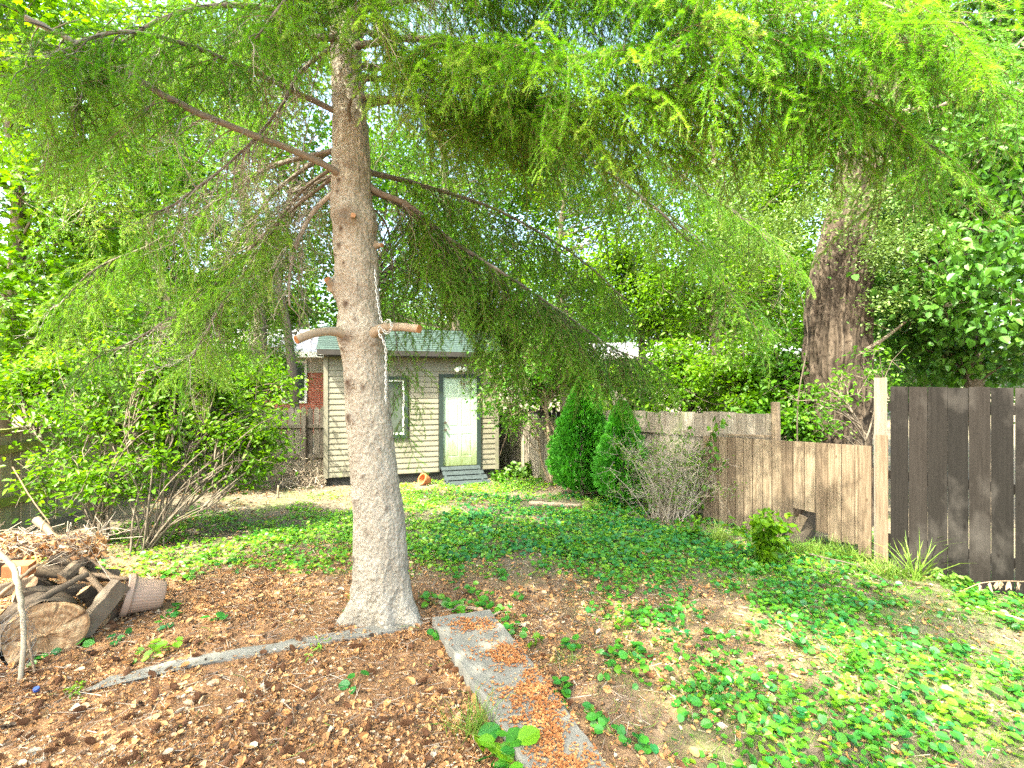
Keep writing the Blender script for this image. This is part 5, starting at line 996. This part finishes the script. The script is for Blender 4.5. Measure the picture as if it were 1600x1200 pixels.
# grass
def blade_T(bend):
    V = []; 
    for u in (0, .35, .7): V += [[bend * u * u, -.5 * (1 - u * .6), u], [bend * u * u, .5 * (1 - u * .6), u]]
    V.append([bend, 0, 1 - .25 * bend]); return np.array(V), [np.array([[0, 1, 3, 2], [2, 3, 5, 4]]), np.array([[4, 5, 6]])]
BT = [blade_T(b_) for b_ in (.15, .4, .75, 1.1)]
def blades(acc, x, y, h, wd_, v0=.5, z0=None, splay=.35):
    m_ = len(x); z0 = gh(x, y) if z0 is None else z0; kind_ = rng.integers(0, 4, m_); az = rng.uniform(0, 2 * PI, m_); H = h * rng.uniform(.45, 1.2, m_)
    for k in range(4):
        s = kind_ == k; n_ = s.sum()
        if not n_: continue
        zax = unit(rng.normal(0, splay, (n_, 3)) * [1, 1, 0] + [0, 0, 1]); xa = unit(np.cross(np.stack([-np.sin(az[s]), np.cos(az[s]), 0 * az[s]], 1), zax)); ya = np.cross(zax, xa)
        R = np.stack([xa * H[s][:, None], ya * wd_, zax * H[s][:, None]], 2); acc.stamp(BT[k], R, np.stack([x[s], y[s], z0[s] - .005], 1), np.clip(v0 + rng.normal(0, .25, n_), 0, 1))
gr = Acc(); x, y = samp(130000, .5, 5, 1.7, 6.3, lambda x, y: sig((n2(x, y, 1.3, 55) - .42) / .04) * sig((x - .9 - .1 * (4 - y)) / .3) * vis_(x, y) * .8 + .02); blades(gr, x, y, .045, .0022, .45)
x, y = samp(30000, -5, 3.3, 4.8, 10.6, lambda x, y: sig((n2(x, y, 1.0, 56) - .52) / .04) * .7 * vis_(x, y)); blades(gr, x, y, .04, .003, .4)
setp(build('thin_grass', gr, M['grass']), kind='stuff')
def tuft(px, py, n_, h, rad, label, w_=.005, v0=.5, name='grass_clump', z=None):
    g = G(px, py); a_ = Acc(); x = g[0] + rng.normal(0, rad, n_); y = g[1] + rng.normal(0, rad * .6, n_); blades(a_, x, y, h, w_, v0, splay=.4); setp(build(name, a_, M['grass'], origin=g), label, 'grass clump')
tuft(740, 1150, 110, .26, .05, 'tall grass clump growing over the left edge of the concrete slab', .0045)
tuft(1430, 905, 60, .48, .04, 'tall broad-bladed grass clump at the foot of the dark fence', .011, .4)
tuft(1395, 905, 40, .3, .07, 'small grass clump at the base of the pale post', .008, .5)
tuft(1320, 872, 260, .26, .16, 'bushy grass clump under the tan fence, right of the hole', .007, .5)
tuft(1260, 865, 200, .2, .14, 'low grass clump just below the hole in the tan fence', .007, .55)
tuft(1370, 900, 150, .22, .10, 'grass clump just left of the pale post foot', .007, .6)
tuft(1125, 845, 120, .28, .08, 'dry yellowish grass clump left of the leafy weed', .007, .9)
tuft(922, 795, 60, .22, .05, 'yellow-green grass clump in front of the pointed evergreen', .009, .95)
tuft(880, 1035, 90, .09, .06, 'small grass clump right of the slab near its far end', .003); tuft(985, 1030, 60, .1, .05, 'little grass clump in the litter, right of the slab middle', .003); tuft(1000, 905, 120, .08, .12, 'pale low grass clump on the sunlit bare patch', .003, .8)
tuft(1475, 880, 20, .3, .03, 'wispy thin grass clump against the dark boards', .006, .9)
def weed(name, px, py, label, H, rad, nst, leaf, size, mat, nl, pitch=(-.9, .1)):
    g = G(px, py); o = thing(name, g, label, 'plant'); a_ = Acc(); l_ = Acc()
    for k in range(nst):
        e = g + np.array([rng.normal(0, rad), rng.normal(0, rad * .7), H * rng.uniform(.5, 1.05)]); m_ = (g + e) / 2 + rng.normal(0, .02, 3); pc = catmull([g, m_, e], 4); tube(a_, pc, np.linspace(.004, .0018, len(pc)), 5, .5)
        q = pc[rng.integers(2, len(pc), nl)] + rng.normal(0, size * .35, (nl, 3)); scatter_leaves(l_, leaf, q, size, rng.random(nl), pitch, .4)
    build('stem', a_, M['grass'], o, g); build('leaves', l_, M[mat], o, g)
weed('leafy_weed', 1198, 880, 'bushy bright green nettle-like plant standing before the tan fence', .56, .17, 26, LEAFW, .085, 'lime', 15)
weed('broadleaf_weed', 795, 1192, 'cluster of large ribbed violet leaves at the bottom edge beside the slab', .10, .09, 14, DISC, .085, 'violet', 2, (-.3, .3))
weed('broadleaf_weed', 1495, 915, 'low broad-leaved weed at the foot of the dark fence', .13, .13, 14, LEAFW, .06, 'mid', 8)
weed('leafy_weed', 1075, 840, 'small green weed left of the dry grass clump', .3, .08, 8, LEAFW, .06, 'bright', 9)
weed('fern_patch', 810, 745, 'dark green leafy plant patch right of the shed ramp', .35, .35, 18, LEAFW, .12, 'mid', 8)
weed('fern_patch', 785, 752, 'second low leafy patch hugging the shed ramp corner', .22, .2, 12, LEAFW, .09, 'bright', 8)
weed('leafy_weed', 835, 1010, 'seedling with lobed leaves in the dark litter just right of the slab end', .08, .03, 3, LOBED, .06, 'bright', 3)
weed('wall_ivy', 540, 748, 'thin ivy shoot climbing the shed siding left of the trunk', .75, .05, 5, LEAF, .05, 'mid', 22)
# fallen cones
def cone_mesh():
    a_ = Acc(); n_r = 9; k = 10
    V = []; prf = []
    for q in range(n_r):
        u0 = q / n_r; r0_ = .5 * math.sin(PI * (.12 + .8 * u0)) ** .8; prf += [(r0_ * .72, u0 - .01), (r0_ * 1.08, u0 + .055), (r0_ * 1.0, u0 + .07)]
    prf = np.array([(0.001, 0)] + prf + [(.001, 1.0)]); n_ = len(prf); th_ = np.arange(20) * 2 * PI / 20
    for i_, (r_, z_) in enumerate(prf):
        for t_ in th_: V.append([(z_ - .5) * 1.0, .46 * r_ * 2 * .42 * (1 + .14 * math.cos(10 * t_ + (i_ // 3) * PI)) * math.cos(t_) * 1.15, .46 * r_ * 2 * .42 * (1 + .14 * math.cos(10 * t_ + (i_ // 3) * PI)) * math.sin(t_) * 1.15])
    f = [[i_ * 20 + j_, i_ * 20 + (j_ + 1) % 20, (i_ + 1) * 20 + (j_ + 1) % 20, (i_ + 1) * 20 + j_] for i_ in range(n_ - 1) for j_ in range(20)]
    a_.add(V, np.array(f), .5); return a_
CA = cone_mesh(); cone0 = build('fallen_cone', CA, M['cone']); CLBL = 'small brown cone lying in the foreground leaf litter'
x, y = samp(2600, -4.2, 1.3, 1.95, 4.3, lambda x, y: litter_amt(x, y) ** 2 * vis_(x, y) * np.clip(1.25 - .28 * y, .12, 1)); x, y = x[:240], y[:240]; z = gh(x, y)
for k in range(len(x)):
    o = cone0 if k == 0 else cone0.copy()
    if k: COL.objects.link(o)
    s = rng.uniform(.048, .078); o.scale = (s, s * rng.uniform(.8, 1.1), s); o.location = (x[k], y[k], z[k] + .024); o.rotation_euler = (rng.uniform(0, 6), rng.uniform(-.4, .4), rng.uniform(0, 6.28)); setp(o, CLBL, 'cone', 'fallen cones in the litter')
hc = cone0.copy(); COL.objects.link(hc); hc.name = 'hanging_cone'; p = P(1155, 62, 2.62); hc.location = p; hc.scale = (.072, .055, .055); hc.rotation_euler = (0, math.radians(80), .3); setp(hc, 'dark brown cone hanging among the upper right needle boughs', 'cone'); del hc['group']
# ================================================================== CHAIN
ch = thing('hanging_chain', P(603, 512, 3.86), 'pale metal chain wrapped round the right branch stub and hanging down', 'chain'); M['galv'] = flat_mat('galvanised_metal', (.55, .55, .52), .45, 60, .3, .6)
cp = [P(586, 425, 3.93), P(590, 470, 3.92), P(597, 503, 3.86), P(608, 500, 3.80), P(612, 512, 3.76), P(604, 520, 3.80), P(594, 512, 3.80), P(592, 520, 3.80), P(600, 535, 3.79), P(603, 550, 3.79), P(603, 590, 3.79), P(603, 628, 3.79)]
cc = catmull(cp, 8); sg = np.linalg.norm(np.diff(cc, axis=0), axis=1); cm = np.concatenate([[0], np.cumsum(sg)]); s = 0; q = 0
def link(pos, d, roll):
    a_ = Acc(); l_, w_ = .0125, .0085; th_ = np.linspace(0, 2 * PI, 17)[:-1]; R = frames(d, np.array([math.cos(roll), math.sin(roll) * .6, .25]))[0]
    c_ = np.array([[l_ * np.sign(math.cos(t_)) + w_ * math.cos(t_), w_ * math.sin(t_), 0] if 1 else 0 for t_ in th_]); c_ = np.vstack([c_, c_[:1]]) @ R.T + pos; tube(a_, c_, .0034, 6, .5, cap=False); return a_
while s < cm[-1]:
    p = np.array([np.interp(s, cm, cc[:, k]) for k in range(3)]); p2 = np.array([np.interp(s + .005, cm, cc[:, k]) for k in range(3)]); d = p2 - p if np.linalg.norm(p2 - p) > 1e-4 else np.array([0, 0, -1.]); build('link', link(p, d, (q % 2) * PI / 2 + .5), M['galv'], ch, P(603, 512, 3.86), True); s += .031; q += 1
# ================================================================== WOODPILE
def log(p0, p1, r, label, v=.4, split=False, name='firewood_log', cut=True):
    p0 = np.array(p0); p1 = np.array(p1); d = unit(p1 - p0); a_ = Acc(); base_ = (p0 + p1) / 2
    if split:
        R = frames(d, rng.normal(0, 1, 3))[0]; L_ = np.linalg.norm(p1 - p0); an = [-.9, -.3, .3, .9, 2.6, 3.7]; rr_ = [1, 1.05, 1.05, 1, .45, .4]
        V = [];
        for u in np.linspace(0, 1, 7):
            for t_, q in zip(an, rr_): V.append(p0 + d * L_ * u + (R[:, 1] * math.cos(t_) + R[:, 2] * math.sin(t_)) * r * q * (1 + .08 * rng.normal()))
        f = [[i_ * 6 + j_, i_ * 6 + (j_ + 1) % 6, (i_ + 1) * 6 + (j_ + 1) % 6, (i_ + 1) * 6 + j_] for i_ in range(6) for j_ in range(6)]; a_.add(V, [np.array(f)], v); o = build(name, a_, M['log'], origin=base_)
        c_ = [Acc(), Acc()]; c_[0].add(np.array(V[:6]), [np.array([[5, 4, 3, 2, 1, 0]])], .55); c_[1].add(np.array(V[-6:]), [np.array([[0, 1, 2, 3, 4, 5]])], .55)
    else:
        n_ = 9; ax = p0 + (p1 - p0) * np.linspace(0, 1, n_)[:, None] + rng.normal(0, r * .05, (n_, 3)); ax[0] = p0; ax[-1] = p1; tube(a_, ax, r, 22, v, cap=False, wob=.10); o = build(name, a_, M['log'], origin=base_, smooth=True); cl__ = []
        for e, dd in ((p0, -d), (p1, d)):
            c_ = Acc(); cl__.append(c_)
            if r > .2:
                R = frames(dd)[0]; nr_, nk = 16, 72; V = [e + dd * .02]; av = [.5]
                for i_ in range(1, nr_ + 1):
                    for j_ in range(nk):
                        th_ = j_ * 2 * PI / nk; rr_ = r * i_ / nr_ * (1 + .05 * math.sin(3 * th_ + 1)); c1, s1 = math.cos(th_), math.sin(th_)
                        cr = max(0, 1 - abs(((th_ * 7 / (2 * PI) + .12 * math.sin(9 * rr_)) % 1) - .5) * 14) * (i_ / nr_) ; hgt = .022 * max(0, c1 * .8 + .2) * (i_ / nr_) + .012 * math.sin(4 * s1 + rr_ * 22) + rng.normal(0, .0022) - .018 * cr
                        V.append(e + R[:, 1] * c1 * rr_ + R[:, 2] * s1 * rr_ + dd * hgt * (1 if i_ < nr_ else .2)); av.append(.5 - .4 * cr)
                f3 = np.array([[0, 1 + j_, 1 + (j_ + 1) % nk] for j_ in range(nk)]); f4 = np.array([[1 + i_ * nk + j_, 1 + (i_ + 1) * nk + j_, 1 + (i_ + 1) * nk + (j_ + 1) % nk, 1 + i_ * nk + (j_ + 1) % nk] for i_ in range(nr_ - 1) for j_ in range(nk)]); c_.add(V, [f3, f4], np.array(av)); continue
            R = frames(dd)[0][:, [1, 2, 0]]; lathe(c_, [(r * .99, -.002), (r * .97, .004), (r * .6, .006), (r * .3, .004), (.001, .006)], e, R, 22, .5, .03, 5)
        c_ = cl__
    setp(o, label, 'log')
    if isinstance(c_, list): [build('cut_face', q_, M['cutface'], o, base_) for q_ in c_]
    else: build('cut_face', c_, M['cutface'], o, base_)
    return o
m, t, N, L, b = nodes('cut_face_wood'); a = attr(N); mp = coords(N, L, (1, 1, 1)); n1 = noise(N, L, mp, 16, 7, .7); r = ramp(N, [(.3, (.20, .10, .05)), (.5, (.42, .26, .13)), (.7, (.52, .38, .23))]); L.new(n1.outputs[0], r.inputs[0])
wv = N.new('ShaderNodeTexWave'); wv.wave_type = 'RINGS'; wv.rings_direction = 'SPHERICAL'; L.new(mp.outputs[0], wv.inputs[0]); wv.inputs['Scale'].default_value = 9; wv.inputs['Distortion'].default_value = 7; rw = ramp(N, [(.2, (.6, .5, .42)), (.6, (1, 1, 1))]); L.new(wv.outputs[0], rw.inputs[0])
rk = ramp(N, [(.12, (.15, .1, .07)), (.45, (1, 1, 1))]); L.new(a.outputs['Fac'], rk.inputs[0]); c0_ = mixc(N, L, .9, r.outputs[0], rk.outputs[0], 'MULTIPLY')
c = mixc(N, L, .7, c0_, rw.outputs[0], 'MULTIPLY'); L.new(c, b.inputs['Base Color']); b.inputs['Roughness'].default_value = .8; bump(N, L, n1.outputs[0], b, .6, .008); M['cutface'] = m
log(P(72, 992, 3.55), P(58, 968, 4.1), .235, 'big round log with a broad tan sawn face at the left edge', .35, name='sawn_log')
log(P(125, 1000, 3.75), P(195, 915, 4.05), .11, 'thick split grey log slanting behind the right of the big sawn log', .75, True)
WL = [((150, 965, 3.95), (190, 940, 4.3), .10, 'short grey log end touching the big sawn log on its right', .6, False), ((-30, 940, 4.0), (75, 905, 4.25), .08, 'pale split log low at the left edge of the woodpile', .8, True), ((-10, 925, 4.15), (60, 915, 4.35), .06, 'narrow tan split log above the lowest one at the left', .9, True),
      ((45, 915, 4.1), (100, 930, 4.35), .075, 'dark-ended log wedged in the middle of the woodpile', .1, True), ((60, 890, 4.2), (150, 900, 4.35), .055, 'slim brown log crossing the middle of the woodpile', .35, False), ((-20, 880, 4.2), (50, 868, 4.4), .07, 'grey split log left of the orange brick', .5, True),
      ((30, 860, 4.35), (130, 850, 4.5), .085, 'wide bark-covered log at the top of the woodpile', .4, True), ((80, 870, 4.3), (150, 880, 4.45), .06, 'tan log under the top bark-covered log, right side', .7, False), ((95, 905, 4.15), (135, 870, 4.35), .06, 'grey short log standing steeply near the grey stick', .6, True), ((-40, 850, 4.4), (40, 845, 4.6), .08, 'dark log at the upper left edge of the pile', .2, True),
      ((130, 920, 4.1), (165, 955, 4.2), .07, 'blackened rotten log below the grey stick', .02, True), ((-30, 900, 4.3), (20, 895, 4.45), .07, 'grey log hidden behind the curved pale stick', .45, True), ((20, 935, 3.95), (130, 925, 4.3), .075, 'pale grey split log directly above the big sawn log', .65, True), ((60, 845, 4.6), (160, 860, 4.7), .08, 'dull brown log at the back top of the pile', .25, True), ((110, 895, 4.3), (185, 900, 4.5), .055, 'thin round log end under the reddish branch', .5, False)]
for p0, p1, r_, lb, v, sp in WL: log(P(*p0), P(*p1), r_, lb, v, sp)
for q in range(26):   # the heart of the pile, one split piece each
    pass
def stick(pts_, r_, label, v=.6, mat='limb_pale', name='stick', cat='stick', k=9):
    pc = catmull([P(*p_) if isinstance(p_, tuple) else p_ for p_ in pts_], 6); a_ = Acc(); tube(a_, pc + rng.normal(0, r_ * .12, pc.shape), np.linspace(r_, r_ * .65, len(pc)), k, v, wob=.15); o = build(name, a_, M[mat], origin=pc[0], smooth=True); setp(o, label, cat); return o
stick([(-5, 862, 3.75), (22, 890, 3.6), (32, 940, 3.42), (38, 1000, 3.3), (30, 1068, 3.2)], .021, 'curved pale debarked stick leaning over the big sawn log', .95)
stick([(-20, 980, 3.6), (40, 948, 3.7), (90, 922, 3.85), (138, 897, 4.0)], .034, 'straight silver-grey branch lying across the woodpile', .5, 'greylimb' if 'greylimb' in M else 'log')
stick([(58, 812, 4.6), (80, 835, 4.5), (120, 880, 4.3), (170, 935, 4.1)], .036, 'reddish bare branch running down the right of the woodpile', .3)
stick([(100, 838, 4.4), (140, 872, 4.3), (180, 902, 4.25)], .016, 'thin brown stick above the planter', .4); stick([(125, 895, 4.25), (160, 900, 4.25), (200, 905, 4.25)], .026, 'stubby brown stick pointing right at the planter', .35); stick([(0, 930, 4.0), (30, 905, 3.95), (62, 880, 4.0)], .018, 'thin bent stick in front of the orange brick', .5)
stick([(45, 1000, 3.4), (52, 1040, 3.35), (58, 1075, 3.2)], .010, 'short thin twig at the foot of the big sawn log', .2); stick([(20, 730, 5.9), (50, 780, 5.4), (78, 818, 5.0)], .008, 'long thin leaning cane in front of the left fence', .1)
stick([(685, 941, 4.40), (720, 948, 4.30), (755, 952, 4.24)], .022, 'pale short branch lying behind the far end of the slab', .6); stick([(755, 968, 4.07), (770, 962, 4.12), (782, 955, 4.18)], .012, 'stubby twig sticking out past the slab corner', .6)
stick([G(345, 776) + [0, 0, .04], G(375, 768) + [0, 0, .05], G(405, 758) + [0, 0, .10], G(440, 752) + [0, 0, .15]], .028, 'long fallen branch on the ground left of the brush pile', .5, 'log'); stick([G(434, 778), G(434, 778) + [0, .02, .22]], .022, 'short upright stub stake in front of the brush pile', .6)
stick([G(828, 789) + [0, 0, .03], G(860, 791) + [0, 0, .03], G(908, 793) + [0, 0, .03]], .045, 'pale log lying as a bed edge before the pointed evergreen', .7, 'limb_pale', 'edging_log', 'log')
stick([G(1525, 952) + [0, 0, .02], G(1562, 963) + [0, 0, .03], G(1612, 980) + [0, 0, .04]], .009, 'dry orange-tan cane on the bare soil at the right edge', .9, 'cutwood'); stick([G(1395, 918) + [0, 0, .02], G(1340, 892) + [0, 0, .05], G(1262, 872) + [0, 0, .05]], .012, 'long grey stick along the foot of the tan fence', .1, 'limb')
# wilted stalk with hanging leaves
g = G(1500, 925); o = thing('wilted_stalk', g, 'pale arching dry stalk with hanging withered leaves by the dark fence', 'plant'); pc = catmull([G(1500, 925), P(1530, 912, 4.6), P(1565, 908, 4.5), P(1605, 909, 4.3)], 6); a_ = Acc(); tube(a_, pc, .004, 5, .6); build('stem', a_, M['twig'], o, g); l_ = Acc()
for q in (6, 9, 11, 12, 14, 16): scatter_leaves(l_, LEAFN, np.repeat(pc[q][None], 3, 0), .08, np.full(3, .75), (-1.5, -1.2))
build('withered_leaves', l_, M['twig'], o, g)
# dry tangle on the woodpile
a_ = Acc(); l_ = Acc()
for k in range(420):
    c_ = P(rng.uniform(-40, 160), rng.uniform(834, 868), rng.uniform(4.2, 4.7)); e = c_ + rng.normal(0, .13, 3) * [1.2, .8, .5]; tube(a_, catmull([c_, (c_ + e) / 2 + rng.normal(0, .04, 3), e], 3), .0028, 4, rng.uniform(.2, .9), cap=False)
setp(build('dry_twig_tangle', a_, M['deadtwig'], origin=P(60, 850, 4.4)), 'heap of fine dry tan twigs lying on top of the woodpile', 'twigs', kind='stuff')
c_ = np.stack([P(a1, b1, d1) for a1, b1, d1 in zip(rng.uniform(-30, 165, 900), rng.uniform(836, 872, 900), rng.uniform(4.2, 4.7, 900))]); az = rng.uniform(0, 6.28, 900)
l_.stamp(CT[1], frames(np.stack([np.cos(az), np.sin(az), rng.normal(0, .6, 900)], 1), rng.normal(0, 1, (900, 3))) * rng.uniform(.03, .08, 900)[:, None, None], c_, rng.uniform(.15, 1, 900)); setp(build('dry_leaf_heap', l_, M['litter'], origin=P(60, 850, 4.4)), kind='stuff')
# brick with a label
M['terracotta'] = flat_mat('terracotta', (.45, .16, .06), .7, 20, .25); M['label'] = flat_mat('white_sticker', (.75, .78, .80), .5, 5, .05)
p = P(30, 889, 4.02); o = thing('orange_brick', p, 'orange brick with a white sticker wedged in the woodpile', 'brick'); a_ = Acc(); R = rotm(.1, .08, .35); obox(a_, p, R, .17, .12, .10); build('block', a_, M['terracotta'], o, p); a_ = Acc(); obox(a_, p + R @ np.array([.02, -.062, .0]), R, .035, .003, .09); build('sticker', a_, M['label'], o, p)
# plant tag
p = G(133, 862); a_ = Acc(); obox(a_, p + [0, 0, .12], rotm(.2, .15, .2), .07, .006, .15); obox(a_, p + [0, 0, .03], rotm(.2, .15, .2), .02, .006, .1); M['tag'] = flat_mat('pale_green_plastic', (.45, .62, .50), .5, 5, .1); setp(build('plant_tag', a_, M['tag'], origin=p), 'small pale green plant tag stuck in the ground behind the woodpile', 'plant tag')
# planters
M['planter'] = flat_mat('faded_pink_plastic', (.33, .225, .165), .5, 6, .12, spec=.35)
c_ = G(178, 962) + [.0, .02, .0]; ax = unit([.74, .60, -.24]); R = frames(ax)[0][:, [1, 2, 0]]; c0 = P(194, 930, 4.15)
o = thing('plastic_planter', (c0[0], c0[1], 0), 'faded pink ribbed plastic planter tipped on its side beside the woodpile', 'planter'); a_ = Acc()
lathe(a_, [(.150, .045), (.140, .10), (.125, .20), (.112, .275), (.105, .285), (.001, .285)], c0, R, 96, .5, .022, 30); lathe(a_, [(.001, .275), (.100, .275), (.118, .2), (.14, .05), (.142, .0)], c0, R, 48); build('pot_wall', a_, M['planter'], o, (c0[0], c0[1], 0), True)
a_ = Acc(); lathe(a_, [(.142, -.002), (.168, -.002), (.172, .004), (.170, .042), (.166, .048), (.149, .05)], c0, R, 64); build('rim', a_, M['planter'], o, (c0[0], c0[1], 0), False)
g = G(661, 757); c0 = g + np.array([.04, -.02, .10]); ax = unit([.55, .55, -.35]); R = frames(-ax)[0][:, [1, 2, 0]]
o = thing('terracotta_pot', g, 'small orange terracotta pot tipped over below the shed wall', 'flower pot'); a_ = Acc(); lathe(a_, [(.112, -.01), (.104, -.09), (.085, -.17), (.001, -.17)], c0 + R[:, 2] * .06, R, 32); lathe(a_, [(.001, -.14), (.078, -.14), (.1, -.05), (.103, .02)], c0 + R[:, 2] * .06, R, 32); build('pot_wall', a_, M['terracotta'], o, g, True)
a_ = Acc(); lathe(a_, [(.100, .022), (.126, .022), (.126, -.02), (.110, -.022)], c0 + R[:, 2] * .06, R, 32); build('rim', a_, M['terracotta'], o, g)
# chicken wire roll
a_ = Acc(); g = G(20, 1062); cell = .024
def wsurf(u, v): r_ = .13 + .02 * np.sin(4 * u + 3 * v); an = u * 3.2; return np.stack([g[0] - .12 + r_ * np.cos(an) - .10 * v + .04 * np.sin(7 * v), g[1] + .05 + r_ * np.sin(an), .02 + v], -1)
A_, B_ = [], []
for i_ in range(60):
    for j_ in range(12):
        u0 = i_ * cell * 1.5 / .42; v0 = (j_ + .5 * (i_ % 2)) * cell * 1.732 / 1
        if v0 > .40 or u0 > 2.2: continue
        c6 = [(u0 + cell / .42 * math.cos(t_), v0 + cell * math.sin(t_)) for t_ in np.arange(4) * PI / 3]
        for q in range(3): A_.append(wsurf(*c6[q])); B_.append(wsurf(*c6[q + 1]))
A_ = np.array(A_); B_ = np.array(B_); wob_ = lambda p: p + .012 * np.stack([np.sin(p[:, 2] * 60 + p[:, 0] * 50), np.cos(p[:, 0] * 70), np.sin(p[:, 1] * 60)], 1); M['wire'] = flat_mat('dull_wire', (.16, .16, .155), .5, 60, .3, .5); sticks(a_, wob_(A_), wob_(B_), .0009, .0009, .5); setp(build('chicken_wire', a_, M['wire'], origin=g), 'crumpled grey chicken wire roll at the bottom left edge', 'wire mesh')
p = G(57, 1083); a_ = Acc(); lathe(a_, [(.001, .018), (.015, .018), (.017, .014), (.018, 0)], p + [0, 0, .02], rotm(.3, .2, 0), 20, .5, .03, 16); M['blue'] = flat_mat('blue_plastic', (.03, .08, .30), .4, 5, .1); setp(build('bottle_cap', a_, M['blue'], origin=p), 'tiny dark blue plastic cap in the litter below the chicken wire', 'bottle cap')
# ================================================================== BRUSH PILE by the shed
g = G(470, 758); a_ = Acc()
for k in range(520):
    th_ = rng.uniform(0, PI); rr_ = rng.random() ** .5; c_ = g + np.array([.62 * rr_ * math.cos(th_) * rng.choice([-1, 1]), rng.normal(0, .22), .03 + .62 * rr_ * math.sin(th_) * rng.random()]); d = rng.normal(0, 1, 3) * [1, .7, .8]; d = unit(d) * rng.uniform(.12, .38)
    tube(a_, catmull([c_ - d / 2, c_ + rng.normal(0, .05, 3), c_ + d / 2], 3), np.linspace(rng.uniform(.004, .011), .002, 7), 4, rng.uniform(.2, .9), cap=False)
    if k % 3 == 0: a_.stamp(DB[k % 4], frames(rng.normal(0, 1, 3), rng.normal(0, 1, 3)) * .8, c_[None], np.array([rng.uniform(.3, .9)]))
setp(build('brush_pile', a_, M['deadtwig'], origin=g), 'rounded pile of tangled grey cut twigs beside the shed', 'brush pile')
